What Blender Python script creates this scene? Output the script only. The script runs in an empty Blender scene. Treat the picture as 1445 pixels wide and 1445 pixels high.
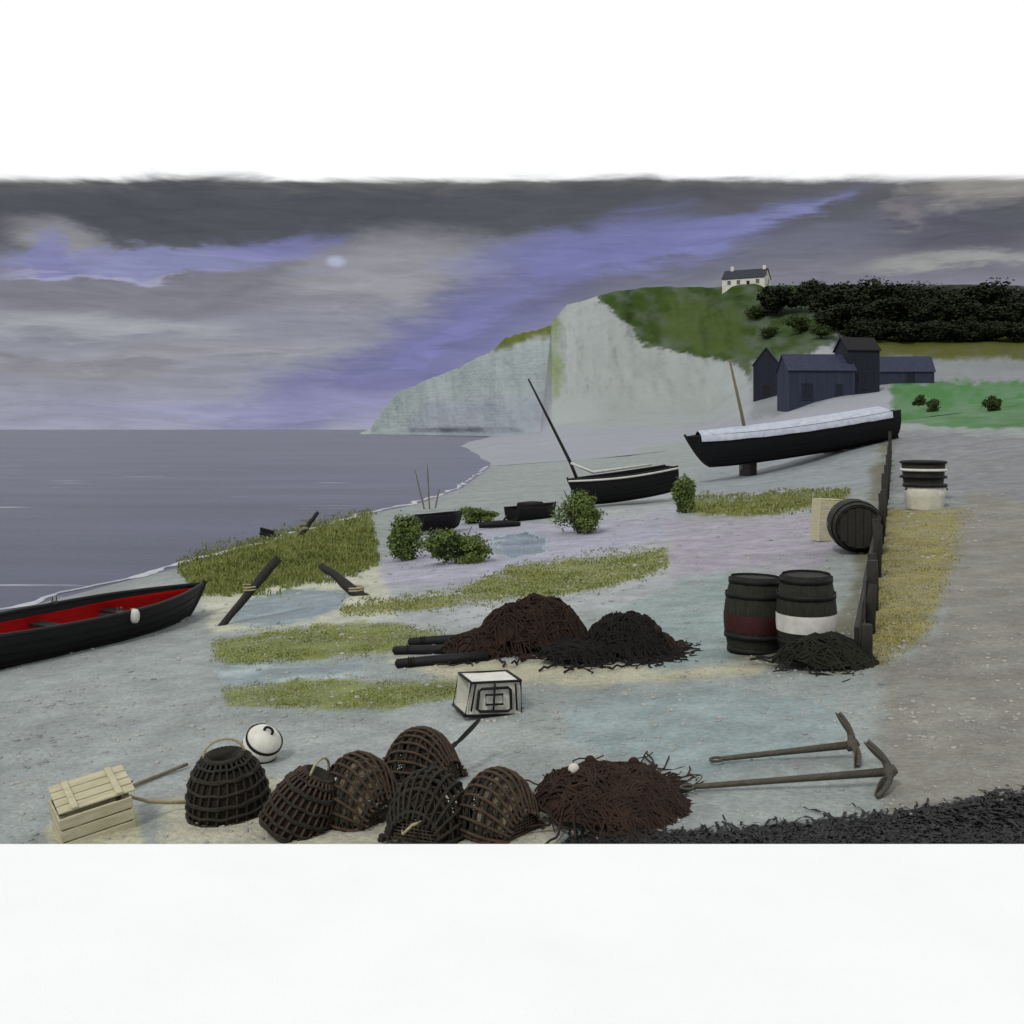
import bpy, bmesh, math, random
import numpy as np
from mathutils import Vector, Matrix, Euler

random.seed(7)
rng = np.random.default_rng(11)
C = bpy.context.scene.collection
PI = math.pi
F = 1549.0            # focal length expressed in units of the 1445-wide frame
CX, HY = 722.5, 606.0 # principal column, horizon row
CZ = 3.2              # eye height above the sea

# ------------------------------------------------------------------ helpers
def lin(c):
    c = c / 255.0
    return c / 12.92 if c <= 0.04045 else ((c + 0.055) / 1.055) ** 2.4
def col(r, g, b, k=1.0):
    return (lin(r) * k, lin(g) * k, lin(b) * k, 1.0)

def hash2(ix, iy, seed):
    h = (ix * 374761393 + iy * 668265263 + seed * 974634777) & 0xffffffff
    h = ((h ^ (h >> 13)) * 1274126177) & 0xffffffff
    return ((h ^ (h >> 16)) & 0xffff) / 65535.0
def vnoise(x, y, seed=0):
    x = np.asarray(x, float); y = np.asarray(y, float)
    ix = np.floor(x).astype(np.int64); iy = np.floor(y).astype(np.int64)
    fx = x - ix; fy = y - iy
    fx = fx * fx * (3 - 2 * fx); fy = fy * fy * (3 - 2 * fy)
    a = hash2(ix, iy, seed); b = hash2(ix + 1, iy, seed)
    c = hash2(ix, iy + 1, seed); d = hash2(ix + 1, iy + 1, seed)
    return (a * (1 - fx) + b * fx) * (1 - fy) + (c * (1 - fx) + d * fx) * fy
def fbm(x, y, seed=0, octv=4):
    s = 0; a = 0.5; t = 0
    for k in range(octv):
        s = s + a * vnoise(np.asarray(x) * 2 ** k, np.asarray(y) * 2 ** k, seed + k * 17); t += a; a *= 0.5
    return s / t          # 0..1
def sstep(a, b, x):
    t = np.clip((np.asarray(x, float) - a) / (b - a), 0, 1)
    return t * t * (3 - 2 * t)

class MB:
    def __init__(self): self.v = []; self.f = []
    def add(self, vs, fs):
        n = len(self.v); self.v.extend([tuple(p) for p in vs]); self.f.extend([tuple(i + n for i in f) for f in fs]); return self
    def box(self, c, s, rot=(0, 0, 0), bev=0.0):
        sx, sy, sz = s[0] / 2, s[1] / 2, s[2] / 2
        m = Euler(rot).to_matrix(); c = Vector(c)
        b = min(bev, sx * .9, sy * .9, sz * .9)
        if b <= 0:
            vs = [c + m @ Vector((x * sx, y * sy, z * sz)) for x in (-1, 1) for y in (-1, 1) for z in (-1, 1)]
            return self.add(vs, [(0, 1, 3, 2), (4, 6, 7, 5), (0, 4, 5, 1), (2, 3, 7, 6), (0, 2, 6, 4), (1, 5, 7, 3)])
        bm = bmesh.new(); bmesh.ops.create_cube(bm, size=1.0)
        for v in bm.verts: v.co = Vector((v.co.x * 2 * sx, v.co.y * 2 * sy, v.co.z * 2 * sz))
        bmesh.ops.bevel(bm, geom=list(bm.edges), offset=b, segments=1, affect='EDGES', profile=0.5)
        bm.verts.index_update()
        vs = [c + m @ v.co for v in bm.verts]; fs = [[v.index for v in f.verts] for f in bm.faces]; bm.free()
        return self.add(vs, fs)
    def tube(self, pts, r, n=8, caps=True, closed=False):
        pts = [Vector(p) for p in pts]
        k = len(pts)
        rs = r if hasattr(r, '__len__') else [r] * k
        up = None; vs = []
        for i, p in enumerate(pts):
            if closed: t = pts[(i + 1) % k] - pts[i - 1]
            else: t = pts[min(i + 1, k - 1)] - pts[max(i - 1, 0)]
            if t.length < 1e-9: t = Vector((0, 0, 1))
            t.normalize()
            if up is None:
                up = Vector((0, 0, 1)) if abs(t.z) < 0.9 else Vector((1, 0, 0))
            a = t.cross(up)
            if a.length < 1e-5: a = t.orthogonal()
            a.normalize(); b = a.cross(t); up = b
            for j in range(n):
                th = 2 * PI * j / n
                vs.append(p + (a * math.cos(th) + b * math.sin(th)) * rs[i])
        fs = []
        m = k if closed else k - 1
        for i in range(m):
            i2 = (i + 1) % k
            for j in range(n):
                j2 = (j + 1) % n
                fs.append((i * n + j, i * n + j2, i2 * n + j2, i2 * n + j))
        if caps and not closed:
            fs.append(tuple(range(n))[::-1]); fs.append(tuple((k - 1) * n + j for j in range(n)))
        return self.add(vs, fs)
    def lathe(self, prof, n=24, c=(0, 0, 0), rot=(0, 0, 0), cap=True):
        m = Euler(rot).to_matrix(); c = Vector(c); vs = []; fs = []
        for r, z in prof:
            for j in range(n):
                th = 2 * PI * j / n
                vs.append(c + m @ Vector((r * math.cos(th), r * math.sin(th), z)))
        k = len(prof)
        for i in range(k - 1):
            for j in range(n):
                j2 = (j + 1) % n
                fs.append((i * n + j, i * n + j2, (i + 1) * n + j2, (i + 1) * n + j))
        if cap:
            if prof[0][0] > 1e-6: fs.append(tuple(range(n))[::-1])
            if prof[-1][0] > 1e-6: fs.append(tuple((k - 1) * n + j for j in range(n)))
        return self.add(vs, fs)
    def build(self, name, mat, parent=None, smooth=False):
        me = bpy.data.meshes.new(name)
        me.from_pydata(self.v, [], self.f); me.update()
        if smooth:
            me.polygons.foreach_set('use_smooth', [True] * len(me.polygons))
        me.materials.append(mat)
        o = bpy.data.objects.new(name, me); C.objects.link(o)
        if parent: o.parent = parent
        return o

def np_mesh(name, V, Fc, mat, smooth=True, attr=None, parent=None):
    V = np.asarray(V, np.float32); Fc = np.asarray(Fc, np.int32)
    me = bpy.data.meshes.new(name)
    nv = len(V); nf, k = Fc.shape
    me.vertices.add(nv); me.vertices.foreach_set('co', V.ravel())
    me.loops.add(nf * k); me.loops.foreach_set('vertex_index', Fc.ravel())
    me.polygons.add(nf); me.polygons.foreach_set('loop_start', np.arange(nf, dtype=np.int32) * k)
    try: me.polygons.foreach_set('loop_total', np.full(nf, k, np.int32))
    except Exception: pass
    me.update(calc_edges=True)
    me.validate()
    if smooth: me.polygons.foreach_set('use_smooth', np.ones(len(me.polygons), bool))
    if attr is not None:
        a = me.color_attributes.new('patch', 'FLOAT_COLOR', 'POINT')
        a.data.foreach_set('color', np.asarray(attr, np.float32).ravel())
    me.materials.append(mat)
    o = bpy.data.objects.new(name, me); C.objects.link(o)
    if parent: o.parent = parent
    return o

def tag(o, label=None, cat=None, group=None, kind=None):
    if label: o['label'] = label
    if cat: o['category'] = cat
    if group: o['group'] = group
    if kind: o['kind'] = kind
    return o
def thing(name, label, cat, loc=(0, 0, 0), rot=(0, 0, 0), group=None):
    o = bpy.data.objects.new(name, None); o.empty_display_size = 0.2; C.objects.link(o)
    o.location = loc; o.rotation_euler = rot
    return tag(o, label, cat, group)
def copy_tree(o, parent=None):
    kids = list(o.children)
    c = o.copy(); C.objects.link(c); c.parent = parent
    for ch in kids: copy_tree(ch, c)
    return c

# ------------------------------------------------------------------ materials
def mat(name, c, rough=0.8, var=0.25, nscale=8.0, bump=0.25, bscale=40.0, c2=None, spec=0.3, coord='Object', stretch=(1, 1, 1), metal=0.0, attr=False, mixf=None, extra=None):
    m = bpy.data.materials.new(name); m.use_nodes = True
    nt = m.node_tree; N = nt.nodes; L = nt.links
    b = N['Principled BSDF']
    b.inputs['Roughness'].default_value = rough
    b.inputs['Specular IOR Level'].default_value = spec
    b.inputs['Metallic'].default_value = metal
    tc = N.new('ShaderNodeTexCoord')
    mp = N.new('ShaderNodeMapping'); mp.inputs['Scale'].default_value = stretch
    L.new(tc.outputs[coord], mp.inputs['Vector'])
    n1 = N.new('ShaderNodeTexNoise'); n1.inputs['Scale'].default_value = nscale; n1.inputs['Detail'].default_value = 6; n1.inputs['Roughness'].default_value = 0.65
    L.new(mp.outputs['Vector'], n1.inputs['Vector'])
    mr = N.new('ShaderNodeMapRange'); mr.inputs['From Min'].default_value = 0.3; mr.inputs['From Max'].default_value = 0.7
    L.new(n1.outputs['Fac'], mr.inputs['Value'])
    if c2 is None:
        c2 = tuple(min(1, x * (1 + var * 1.4)) for x in c[:3]) + (1,)
        c1 = tuple(x * (1 - var) for x in c[:3]) + (1,)
    else: c1 = c
    mx = N.new('ShaderNodeMix'); mx.data_type = 'RGBA'
    mx.inputs['A'].default_value = c1; mx.inputs['B'].default_value = c2
    L.new(mr.outputs['Result'], mx.inputs['Factor'])
    out = mx.outputs['Result']
    if attr:
        at = N.new('ShaderNodeAttribute'); at.attribute_name = 'patch'
        ml = N.new('ShaderNodeMix'); ml.data_type = 'RGBA'; ml.blend_type = 'MULTIPLY'; ml.inputs['Factor'].default_value = 1
        mx.inputs['A'].default_value = (1 - var, 1 - var, 1 - var, 1); mx.inputs['B'].default_value = (1 + var, 1 + var, 1 + var, 1)
        mx.clamp_result = False
        L.new(at.outputs['Color'], ml.inputs['A']); L.new(out, ml.inputs['B']); out = ml.outputs['Result']
    L.new(out, b.inputs['Base Color'])
    if bump:
        n2 = N.new('ShaderNodeTexNoise'); n2.inputs['Scale'].default_value = bscale; n2.inputs['Detail'].default_value = 5
        L.new(mp.outputs['Vector'], n2.inputs['Vector'])
        bp = N.new('ShaderNodeBump'); bp.inputs['Strength'].default_value = bump; bp.inputs['Distance'].default_value = 0.02
        L.new(n2.outputs['Fac'], bp.inputs['Height']); L.new(bp.outputs['Normal'], b.inputs['Normal'])
    if extra: extra(nt, b, mp, out)
    return m

# ------------------------------------------------------------------ terrain of the beach
SH_D = [-20, 0, 10, 19.5, 26, 41.6, 46.7, 60, 92, 140, 220]
SH_X = [-13.5, -11, -10, -8.8, -7.5, -5.4, -4.1, -2.7, -1.9, -2.5, -4]
def shore(d): return np.interp(d, SH_D, SH_X)
def zb(x, d):
    x = np.asarray(x, float); d = np.asarray(d, float)
    s = x - shore(d)
    z = 0.075 * s
    z = np.where(s < 0, 0.06 * s, z)
    z = z + 0.055 * np.maximum(0, s - 12) * sstep(20, 45, d)
    z = z + 0.10 * (fbm(x * 0.35, d * 0.35, 3, 3) - 0.5) * sstep(0.5, 4, s) + 0.035 * (fbm(x * 1.7, d * 1.7, 9, 3) - 0.5) * sstep(0, 2, s)
    # low weedy bank along the shore
    z = z + 0.28 * np.exp(-((s - 2.3) / 1.2) ** 2) * sstep(19, 24, d) * (1 - sstep(33, 39, d))
    # rise under the big boat, and the sand kept below the promenade
    z = z + 0.75 * sstep(9, 17, x) * np.exp(-((d - 48) / 7.0) ** 2)
    lim = 0.95 + 0.10 * np.maximum(0, d - 6.2)
    z = np.where((d < 16) & (d > -30), np.minimum(z, lim), z)
    z = np.maximum(z, -2.5)
    return z
def W(X, Y, d):
    return Vector(((X - CX) / F * d, d, CZ - (Y - HY) / F * d))
def P(X, Y):
    """the point of the beach seen along one sight line"""
    lo = 4.0; prev = lo
    d = lo
    while d < 110:
        p = W(X, Y, d)
        if p.z <= float(zb(p.x, d)):
            a, b = prev, d
            for _ in range(20):
                m = (a + b) / 2; q = W(X, Y, m)
                if q.z <= float(zb(q.x, m)): b = m
                else: a = m
            return W(X, Y, b)
        prev = d; d *= 1.01
    return W(X, Y, 110)
def G(x, d): return Vector((x, d, float(zb(x, d))))

# colour patches of the ground: outline, colour, edge softness
ILL = 0.92
PATCH = [
    # outline on the picture, colour of the ground, softness(px)
    ([(0, 840), (300, 860), (310, 1010), (700, 1000), (700, 1200), (0, 1200)], (139, 145, 144), 30),
    ([(300, 800), (560, 790), (960, 690), (960, 860), (560, 900), (300, 900)], (152, 156, 158), 25),
    ([(250, 800), (300, 770), (370, 742), (430, 735), (520, 722), (535, 790), (500, 812), (430, 818), (350, 838), (285, 842)], (96, 106, 58), 8),
    ([(285, 835), (350, 835), (420, 815), (500, 810), (545, 800), (560, 870), (470, 880), (380, 895), (300, 895)], (172, 173, 154), 12),
    ([(322, 872), (350, 848), (410, 832), (470, 828), (492, 838), (480, 862), (420, 882), (350, 890)], (122, 142, 145), 8),
    ([(300, 905), (360, 890), (450, 882), (560, 880), (640, 895), (560, 920), (450, 932), (330, 938), (296, 930)], (112, 120, 64), 6),
    ([(310, 940), (430, 935), (520, 932), (515, 958), (400, 966), (312, 968)], (122, 140, 140), 6),
    ([(312, 975), (420, 962), (560, 960), (650, 955), (640, 985), (560, 1000), (420, 1000), (320, 990)], (112, 120, 66), 7),
    ([(520, 920), (700, 930), (960, 938), (1080, 930), (1075, 952), (940, 962), (700, 968), (600, 958)], (166, 164, 140), 9),
    ([(540, 790), (600, 745), (720, 740), (830, 735), (960, 720), (940, 770), (760, 800), (600, 830), (545, 830)], (150, 150, 166), 12),
    ([(690, 775), (700, 758), (740, 750), (772, 758), (768, 782), (725, 792)], (124, 142, 147), 7),
    ([(650, 835), (720, 800), (830, 785), (940, 772), (945, 795), (900, 818), (800, 835), (700, 850), (480, 870), (480, 855)], (118, 122, 66), 7),
    ([(945, 740), (1060, 728), (1180, 720), (1200, 760), (1150, 800), (1030, 810), (950, 820)], (148, 143, 154), 22),
    ([(820, 880), (960, 820), (1040, 810), (1040, 935), (930, 945), (900, 930)], (124, 140, 138), 18),
    ([(975, 704), (1050, 700), (1140, 692), (1200, 690), (1190, 708), (1100, 722), (1040, 728), (978, 724)], (112, 112, 62), 6),
    ([(1090, 640), (1250, 620), (1245, 690), (1120, 695), (985, 702), (985, 665)], (128, 134, 138), 14),
    ([(800, 990), (1000, 965), (1180, 985), (1190, 1050), (1000, 1100), (900, 1075), (800, 1050)], (124, 139, 140), 28),
    ([(1240, 715), (1375, 715), (1350, 800), (1310, 900), (1230, 940), (1225, 925)], (132, 125, 76), 20),
    ([(1375, 620), (1600, 620), (1600, 1200), (1250, 1200), (1240, 950), (1320, 900)], (122, 120, 112), 30),
    ([(1255, 606), (1460, 610), (1460, 700), (1260, 700)], (118, 120, 124), 10),
    ([(1262, 548), (1330, 538), (1500, 535), (1500, 612), (1420, 606), (1330, 602), (1265, 598)], (64, 108, 60), 4),
    ([(1020, 930), (1190, 945), (1240, 780), (1260, 620), (1240, 620), (1215, 760), (1190, 870)], (104, 104, 88), 14),
    ([(780, 1184), (1010, 1176), (1150, 1164), (1280, 1146), (1460, 1112), (1460, 1230), (780, 1230)], (40, 41, 42), 7),
    ([(60, 1188), (100, 1110), (180, 1095), (200, 1188)], (176, 174, 146), 10),
    ([(230, 1130), (360, 1100), (520, 1110), (780, 1130), (790, 1200), (230, 1200)], (166, 164, 146), 22),
]
def sd_poly(X, Y, poly):
    """signed distance (negative inside), vectorised"""
    d = np.full(X.shape, 1e18); ins = np.zeros(X.shape, bool)
    n = len(poly)
    for i in range(n):
        ax, ay = poly[i]; bx, by = poly[(i + 1) % n]
        ex, ey = bx - ax, by - ay
        t = np.clip(((X - ax) * ex + (Y - ay) * ey) / (ex * ex + ey * ey + 1e-9), 0, 1)
        d = np.minimum(d, (X - ax - t * ex) ** 2 + (Y - ay - t * ey) ** 2)
        c = ((ay > Y) != (by > Y)) & (X < (bx - ax) * (Y - ay) / (by - ay + 1e-12) + ax)
        ins ^= c
    d = np.sqrt(d)
    return np.where(ins, -d, d)
def project(x, y, z):
    return CX + F * x / y, HY + F * (CZ - z) / y
def ground_colour(x, y, z):
    X, Y = project(x, y, z)
    base = np.array([lin(133), lin(140), lin(138)])
    colr = np.tile(base, (len(X), 1)); wet_ = np.zeros(len(X))
    # streaks that run along the shore
    wob = (fbm(X / 60, Y / 14, 21, 4) - 0.5) * 26 + (fbm(X / 12, Y / 4, 33, 3) - 0.5) * 12
    for k, (poly, c, soft) in enumerate(PATCH):
        sd = sd_poly(X, Y, poly) + wob * min(1.0, soft / 12 + 0.25)
        m = 1 - sstep(-soft * .6, soft * .6, sd)
        m = m * (0.78 + 0.22 * np.clip((fbm(X / 40, Y / 5, 50 + k, 4) - .35) * 3.4, 0, 1))
        if k in (4, 6, 10): wet_ = np.maximum(wet_, sstep(.35, .8, m))
        elif k in (13, 16): wet_ = np.maximum(wet_, .55 * m * sstep(.4, .6, fbm(X / 50, Y / 6, 90, 4)))
        else: wet_ = wet_ * (1 - m)
        cc = np.array([lin(c[0]), lin(c[1]), lin(c[2])])
        colr = colr * (1 - m[:, None]) + cc * m[:, None]
    s = x - shore(y)
    wet = (1 - sstep(0.15, 1.3, s + (fbm(x * .8, y * .8, 71, 3) - .5)))       # wet sand at the waterline
    colr = colr * (1 - 0.35 * wet[:, None])
    st = fbm(x * .35 + y * .12, y * 1.1, 15, 5)
    global GROUND_WET
    GROUND_WET = np.maximum(wet_, .8 * wet)
    return colr * (0.96 * (0.86 + 0.28 * st) * (0.94 + 0.12 * fbm(x * 2.4, y * 1.6, 5, 4)))[:, None] / ILL

# ------------------------------------------------------------------ ground materials
def ground_extra(scale):
    def f(nt, b, mp, out):
        N = nt.nodes; L = nt.links
        v = N.new('ShaderNodeTexVoronoi'); v.inputs['Scale'].default_value = scale; v.inputs['Randomness'].default_value = 1
        L.new(mp.outputs['Vector'], v.inputs['Vector'])
        v2 = N.new('ShaderNodeTexVoronoi'); v2.inputs['Scale'].default_value = scale * 3.1
        L.new(mp.outputs['Vector'], v2.inputs['Vector'])
        hs = N.new('ShaderNodeHueSaturation')
        bw = N.new('ShaderNodeSeparateColor'); L.new(v.outputs['Color'], bw.inputs['Color'])
        mr = N.new('ShaderNodeMapRange'); mr.inputs['To Min'].default_value = 0.86; mr.inputs['To Max'].default_value = 1.13
        L.new(bw.outputs['Red'], mr.inputs['Value']); L.new(mr.outputs['Result'], hs.inputs['Value'])
        L.new(out, hs.inputs['Color']); L.new(hs.outputs['Color'], b.inputs['Base Color'])
        ad = N.new('ShaderNodeMath'); ad.operation = 'MULTIPLY_ADD'; ad.inputs[1].default_value = 0.5
        L.new(v2.outputs['Distance'], ad.inputs[0]); L.new(v.outputs['Distance'], ad.inputs[2])
        bp = N.new('ShaderNodeBump'); bp.inputs['Strength'].default_value = 0.5; bp.inputs['Distance'].default_value = 0.015; bp.invert = True
        L.new(ad.outputs[0], bp.inputs['Height']); L.new(bp.outputs['Normal'], b.inputs['Normal'])
        at = [q for q in N if q.type == 'ATTRIBUTE'][0]     # alpha of the patch layer: standing water on the sand
        rr = N.new('ShaderNodeMapRange'); rr.inputs['To Min'].default_value = 0.85; rr.inputs['To Max'].default_value = 0.12
        L.new(at.outputs['Alpha'], rr.inputs['Value']); L.new(rr.outputs['Result'], b.inputs['Roughness'])
        rb = N.new('ShaderNodeMapRange'); rb.inputs['To Min'].default_value = 0.5; rb.inputs['To Max'].default_value = 0.06
        L.new(at.outputs['Alpha'], rb.inputs['Value']); L.new(rb.outputs['Result'], bp.inputs['Strength'])
    return f
M = {}
M['beach'] = mat('beach_shingle', (1, 1, 1, 1), 0.85, 0.22, 2.2, 0, attr=True, spec=0.25, extra=ground_extra(34))
M['land'] = mat('land_turf', (1, 1, 1, 1), 0.95, 0.30, 0.12, 0.6, 0.8, attr=True, spec=0.1)
M['chalk'] = mat('chalk_cliff', (1, 1, 1, 1), 0.95, 0.06, 0.05, 0.6, 0.35, attr=True, spec=0.1)
def strata(m):
    nt = m.node_tree; N = nt.nodes; L = nt.links; b = N['Principled BSDF']
    tc = N.new('ShaderNodeTexCoord'); mp = N.new('ShaderNodeMapping'); mp.inputs['Scale'].default_value = (.03, .03, .9)
    L.new(tc.outputs['Object'], mp.inputs['Vector'])
    n = N.new('ShaderNodeTexNoise'); n.inputs['Scale'].default_value = 1; n.inputs['Detail'].default_value = 7; n.inputs['Distortion'].default_value = .3; L.new(mp.outputs[0], n.inputs['Vector'])
    old = [q for q in N if q.type == 'BUMP'][0]
    bp = N.new('ShaderNodeBump'); bp.inputs['Strength'].default_value = .3; bp.inputs['Distance'].default_value = 1.2
    L.new(n.outputs['Fac'], bp.inputs['Height']); L.new(old.outputs['Normal'], bp.inputs['Normal']); L.new(bp.outputs['Normal'], b.inputs['Normal'])
strata(M['chalk'])
for k in ('land', 'chalk'):
    for n in M[k].node_tree.nodes:
        if n.type == 'BUMP' and n.inputs['Distance'].default_value < 1: n.inputs['Distance'].default_value = 1.2
M['concrete'] = mat('pale_concrete', (0.845, 0.86, 0.875, 1), 0.9, 0.0, 0.9, 0.12, 90, c2=(0.885, 0.90, 0.915, 1), spec=0.2)
M['sea'] = None

# beach sheet ---------------------------------------------------------------
def grid_faces(nr, nc):
    i = np.arange(nr - 1)[:, None] * nc + np.arange(nc - 1)[None, :]
    return np.stack([i, i + 1, i + nc + 1, i + nc], -1).reshape(-1, 4)
drows = np.concatenate([np.linspace(-14, 3.9, 12), np.geomspace(4.2, 112, 620)])
tcols = np.linspace(-0.75, 0.85, 520)
D_, T_ = np.meshgrid(drows, tcols, indexing='ij')
Xw = T_ * np.maximum(D_, 9.0) ; Yw = D_
Zw = zb(Xw, Yw)
V = np.stack([Xw, Yw, Zw], -1).reshape(-1, 3)
yy = np.maximum(V[:, 1], 3.5)
cl = ground_colour(V[:, 0], yy, V[:, 2])
attr = np.concatenate([cl, GROUND_WET[:, None]], 1)
o = np_mesh('beach', V, grid_faces(*D_.shape), M['beach'], True, attr)
tag(o, kind='structure')

# sea -----------------------------------------------------------------------
def make_sea_mat():
    m = bpy.data.materials.new('sea_water'); m.use_nodes = True
    nt = m.node_tree; N = nt.nodes; L = nt.links; b = N['Principled BSDF']
    tc = N.new('ShaderNodeTexCoord')
    mp = N.new('ShaderNodeMapping'); mp.inputs['Scale'].default_value = (0.05, 0.16, 1); mp.inputs['Rotation'].default_value = (0, 0, 0.12)
    L.new(tc.outputs['Object'], mp.inputs['Vector'])
    n = N.new('ShaderNodeTexNoise'); n.inputs['Scale'].default_value = 1.0; n.inputs['Detail'].default_value = 8; n.inputs['Roughness'].default_value = 0.62
    L.new(mp.outputs['Vector'], n.inputs['Vector'])
    mp2 = N.new('ShaderNodeMapping'); mp2.inputs['Scale'].default_value = (0.006, 0.012, 1)
    L.new(tc.outputs['Object'], mp2.inputs['Vector'])
    nb = N.new('ShaderNodeTexNoise'); nb.inputs['Scale'].default_value = 1.0; nb.inputs['Detail'].default_value = 4
    L.new(mp2.outputs['Vector'], nb.inputs['Vector'])
    r = N.new('ShaderNodeValToRGB')
    r.color_ramp.elements[0].position = 0.38; r.color_ramp.elements[0].color = col(49, 54, 78)
    r.color_ramp.elements[1].position = 0.64; r.color_ramp.elements[1].color = col(80, 84, 112)
    ad = N.new('ShaderNodeMath'); ad.operation = 'MULTIPLY_ADD'; ad.inputs[1].default_value = 0.55
    ad2 = N.new('ShaderNodeMath'); ad2.operation = 'MULTIPLY'; ad2.inputs[1].default_value = 0.45
    L.new(nb.outputs['Fac'], ad2.inputs[0])
    L.new(n.outputs['Fac'], ad.inputs[0]); L.new(ad2.outputs[0], ad.inputs[2]); L.new(ad.outputs[0], r.inputs['Fac'])
    # scattered crests
    mp3 = N.new('ShaderNodeMapping'); mp3.inputs['Scale'].default_value = (0.22, 1.6, 1); mp3.inputs['Rotation'].default_value = (0, 0, -0.08)
    L.new(tc.outputs['Object'], mp3.inputs['Vector'])
    nc = N.new('ShaderNodeTexNoise'); nc.inputs['Scale'].default_value = 0.6; nc.inputs['Detail'].default_value = 6
    L.new(mp3.outputs['Vector'], nc.inputs['Vector'])
    mr = N.new('ShaderNodeMapRange'); mr.inputs['From Min'].default_value = 0.66; mr.inputs['From Max'].default_value = 0.74
    L.new(nc.outputs['Fac'], mr.inputs['Value'])
    mx = N.new('ShaderNodeMix'); mx.data_type = 'RGBA'; mx.inputs['B'].default_value = col(190, 192, 205)
    L.new(mr.outputs['Result'], mx.inputs['Factor']); L.new(r.outputs['Color'], mx.inputs['A'])
    L.new(mx.outputs['Result'], b.inputs['Base Color'])
    b.inputs['Roughness'].default_value = 0.35; b.inputs['Specular IOR Level'].default_value = 0.12
    bp = N.new('ShaderNodeBump'); bp.inputs['Strength'].default_value = 0.5; bp.inputs['Distance'].default_value = 0.25
    L.new(n.outputs['Fac'], bp.inputs['Height'])
    mp4 = N.new('ShaderNodeMapping'); mp4.inputs['Scale'].default_value = (0.8, 2.6, 1); L.new(tc.outputs['Object'], mp4.inputs['Vector'])
    n4 = N.new('ShaderNodeTexNoise'); n4.inputs['Scale'].default_value = 1.0; n4.inputs['Detail'].default_value = 5; L.new(mp4.outputs['Vector'], n4.inputs['Vector'])
    bp2 = N.new('ShaderNodeBump'); bp2.inputs['Strength'].default_value = 0.6; bp2.inputs['Distance'].default_value = 0.12
    L.new(n4.outputs['Fac'], bp2.inputs['Height']); L.new(bp.outputs['Normal'], bp2.inputs['Normal']); L.new(bp2.outputs['Normal'], b.inputs['Normal'])
    return m
M['sea'] = make_sea_mat()
ang = np.linspace(-PI / 2 * 1.0, PI * 1.5, 160)
rad = np.concatenate([[0.5], np.geomspace(8, 16000, 60)])
R_, A_ = np.meshgrid(rad, ang, indexing='ij')
V = np.stack([R_ * np.cos(A_) - 20, R_ * np.sin(A_) + 20, np.zeros_like(R_)], -1).reshape(-1, 3)
tag(np_mesh('sea', V, grid_faces(*R_.shape), M['sea'], True), kind='structure')

# surf along the waterline ---------------------------------------------------
M['foam'] = mat('sea_foam', (0.42, 0.43, 0.47, 1), 0.9, 0.15, 3, 0.2, 30)
mb = MB(); ds = np.geomspace(11, 95, 420); vs = []
for i, d in enumerate(ds):
    x0 = float(shore(d)); wob = (float(fbm(d * 0.7, 1.0, 91, 4)) - .5) * 1.3
    wd = 0.02 + 0.36 * max(0, float(fbm(d * 1.3, 4.0, 92, 3)) - .38)
    x = x0 - 0.25 + wob * .5
    for t, h in ((-1, .008), (-.35, .035), (.35, .035), (1, .008)):
        vs.append((x + t * wd, d, max(0.0, float(zb(x + t * wd, d))) + h))
fs = []
for i in range(len(ds) - 1):
    for j in range(3):
        a = i * 4 + j; fs.append((a, a + 1, a + 5, a + 4))
mb.add(vs, fs)
tag(mb.build('surf_foam', M['foam'], None, True), 'thin white line of surf along the shore', 'foam', kind='stuff')

# land beyond the beach: foreshore, chalk headland, green hill ------------------
def yz(d, z): return HY + (CZ - z) / d * F
def edge_y(X): # row of the beach sheet at 95 m
    x = (X - CX) / F * 95
    return yz(95, float(zb(x, 95)) + 0.02)
DD = [95, 120, 160, 210, 275, 305, 330, 345, 480, 700]
KEY = {
    560: [yz(d, -1.5) for d in DD],
    640: [yz(95, -1.2), yz(120, -.9), yz(160, -.6), yz(210, -.2), yz(275, -.6), yz(305, -.9), yz(330, -1), yz(345, -1), yz(480, -1), yz(700, -1)],
    700: [None, yz(120, .5), yz(160, .9), yz(210, 1.2), yz(275, 1.2), yz(305, 1.0), yz(330, .8), yz(345, .6), yz(480, .2), yz(700, .2)],
    762: [None, 636, 626, 618, 612, 611, 611, 610, 612, 612],
    779: [None, 634, 624, 614, 597, 540, 478, 452, 488, 520],
    800: [None, 632, 621, 610, 590, 520, 458, 428, 470, 510],
    850: [None, 630, 619, 607, 586, 515, 452, 417, 455, 500],
    905: [None, 628, 617, 605, 584, 518, 452, 405, 430, 470],
    1000: [None, 622, 610, 598, 580, 516, 448, 400, 420, 460],
    1060: [None, 612, 588, 566, 528, 488, 430, 400, 418, 450],
    1150: [None, 590, 560, 538, 482, 448, 416, 402, 415, 440],
    1260: [None, 572, 548, 526, 480, 446, 418, 404, 415, 440],
    1420: [None, 566, 545, 524, 480, 446, 418, 405, 412, 430],
    1900: [None, 560, 540, 520, 478, 444, 416, 402, 405, 420],
}
kx = sorted(KEY)
tab = np.array([[KEY[X][j] if KEY[X][j] is not None else edge_y(X) for j in range(len(DD))] for X in kx])
cols = np.unique(np.concatenate([np.linspace(560, 1900, 420), np.linspace(755, 860, 120)]))
rows = np.concatenate([np.geomspace(95, 270, 110), np.linspace(271, 350, 190), np.geomspace(352, 700, 30)])
Yt = np.array([[np.interp(X, kx, tab[:, j]) for j in range(len(DD))] for X in cols])
def smooth_interp(xs, ys, x): # monotone-ish: linear in a blend
    return np.interp(x, xs, ys)
Vl = np.zeros((len(rows), len(cols), 3)); 
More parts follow.
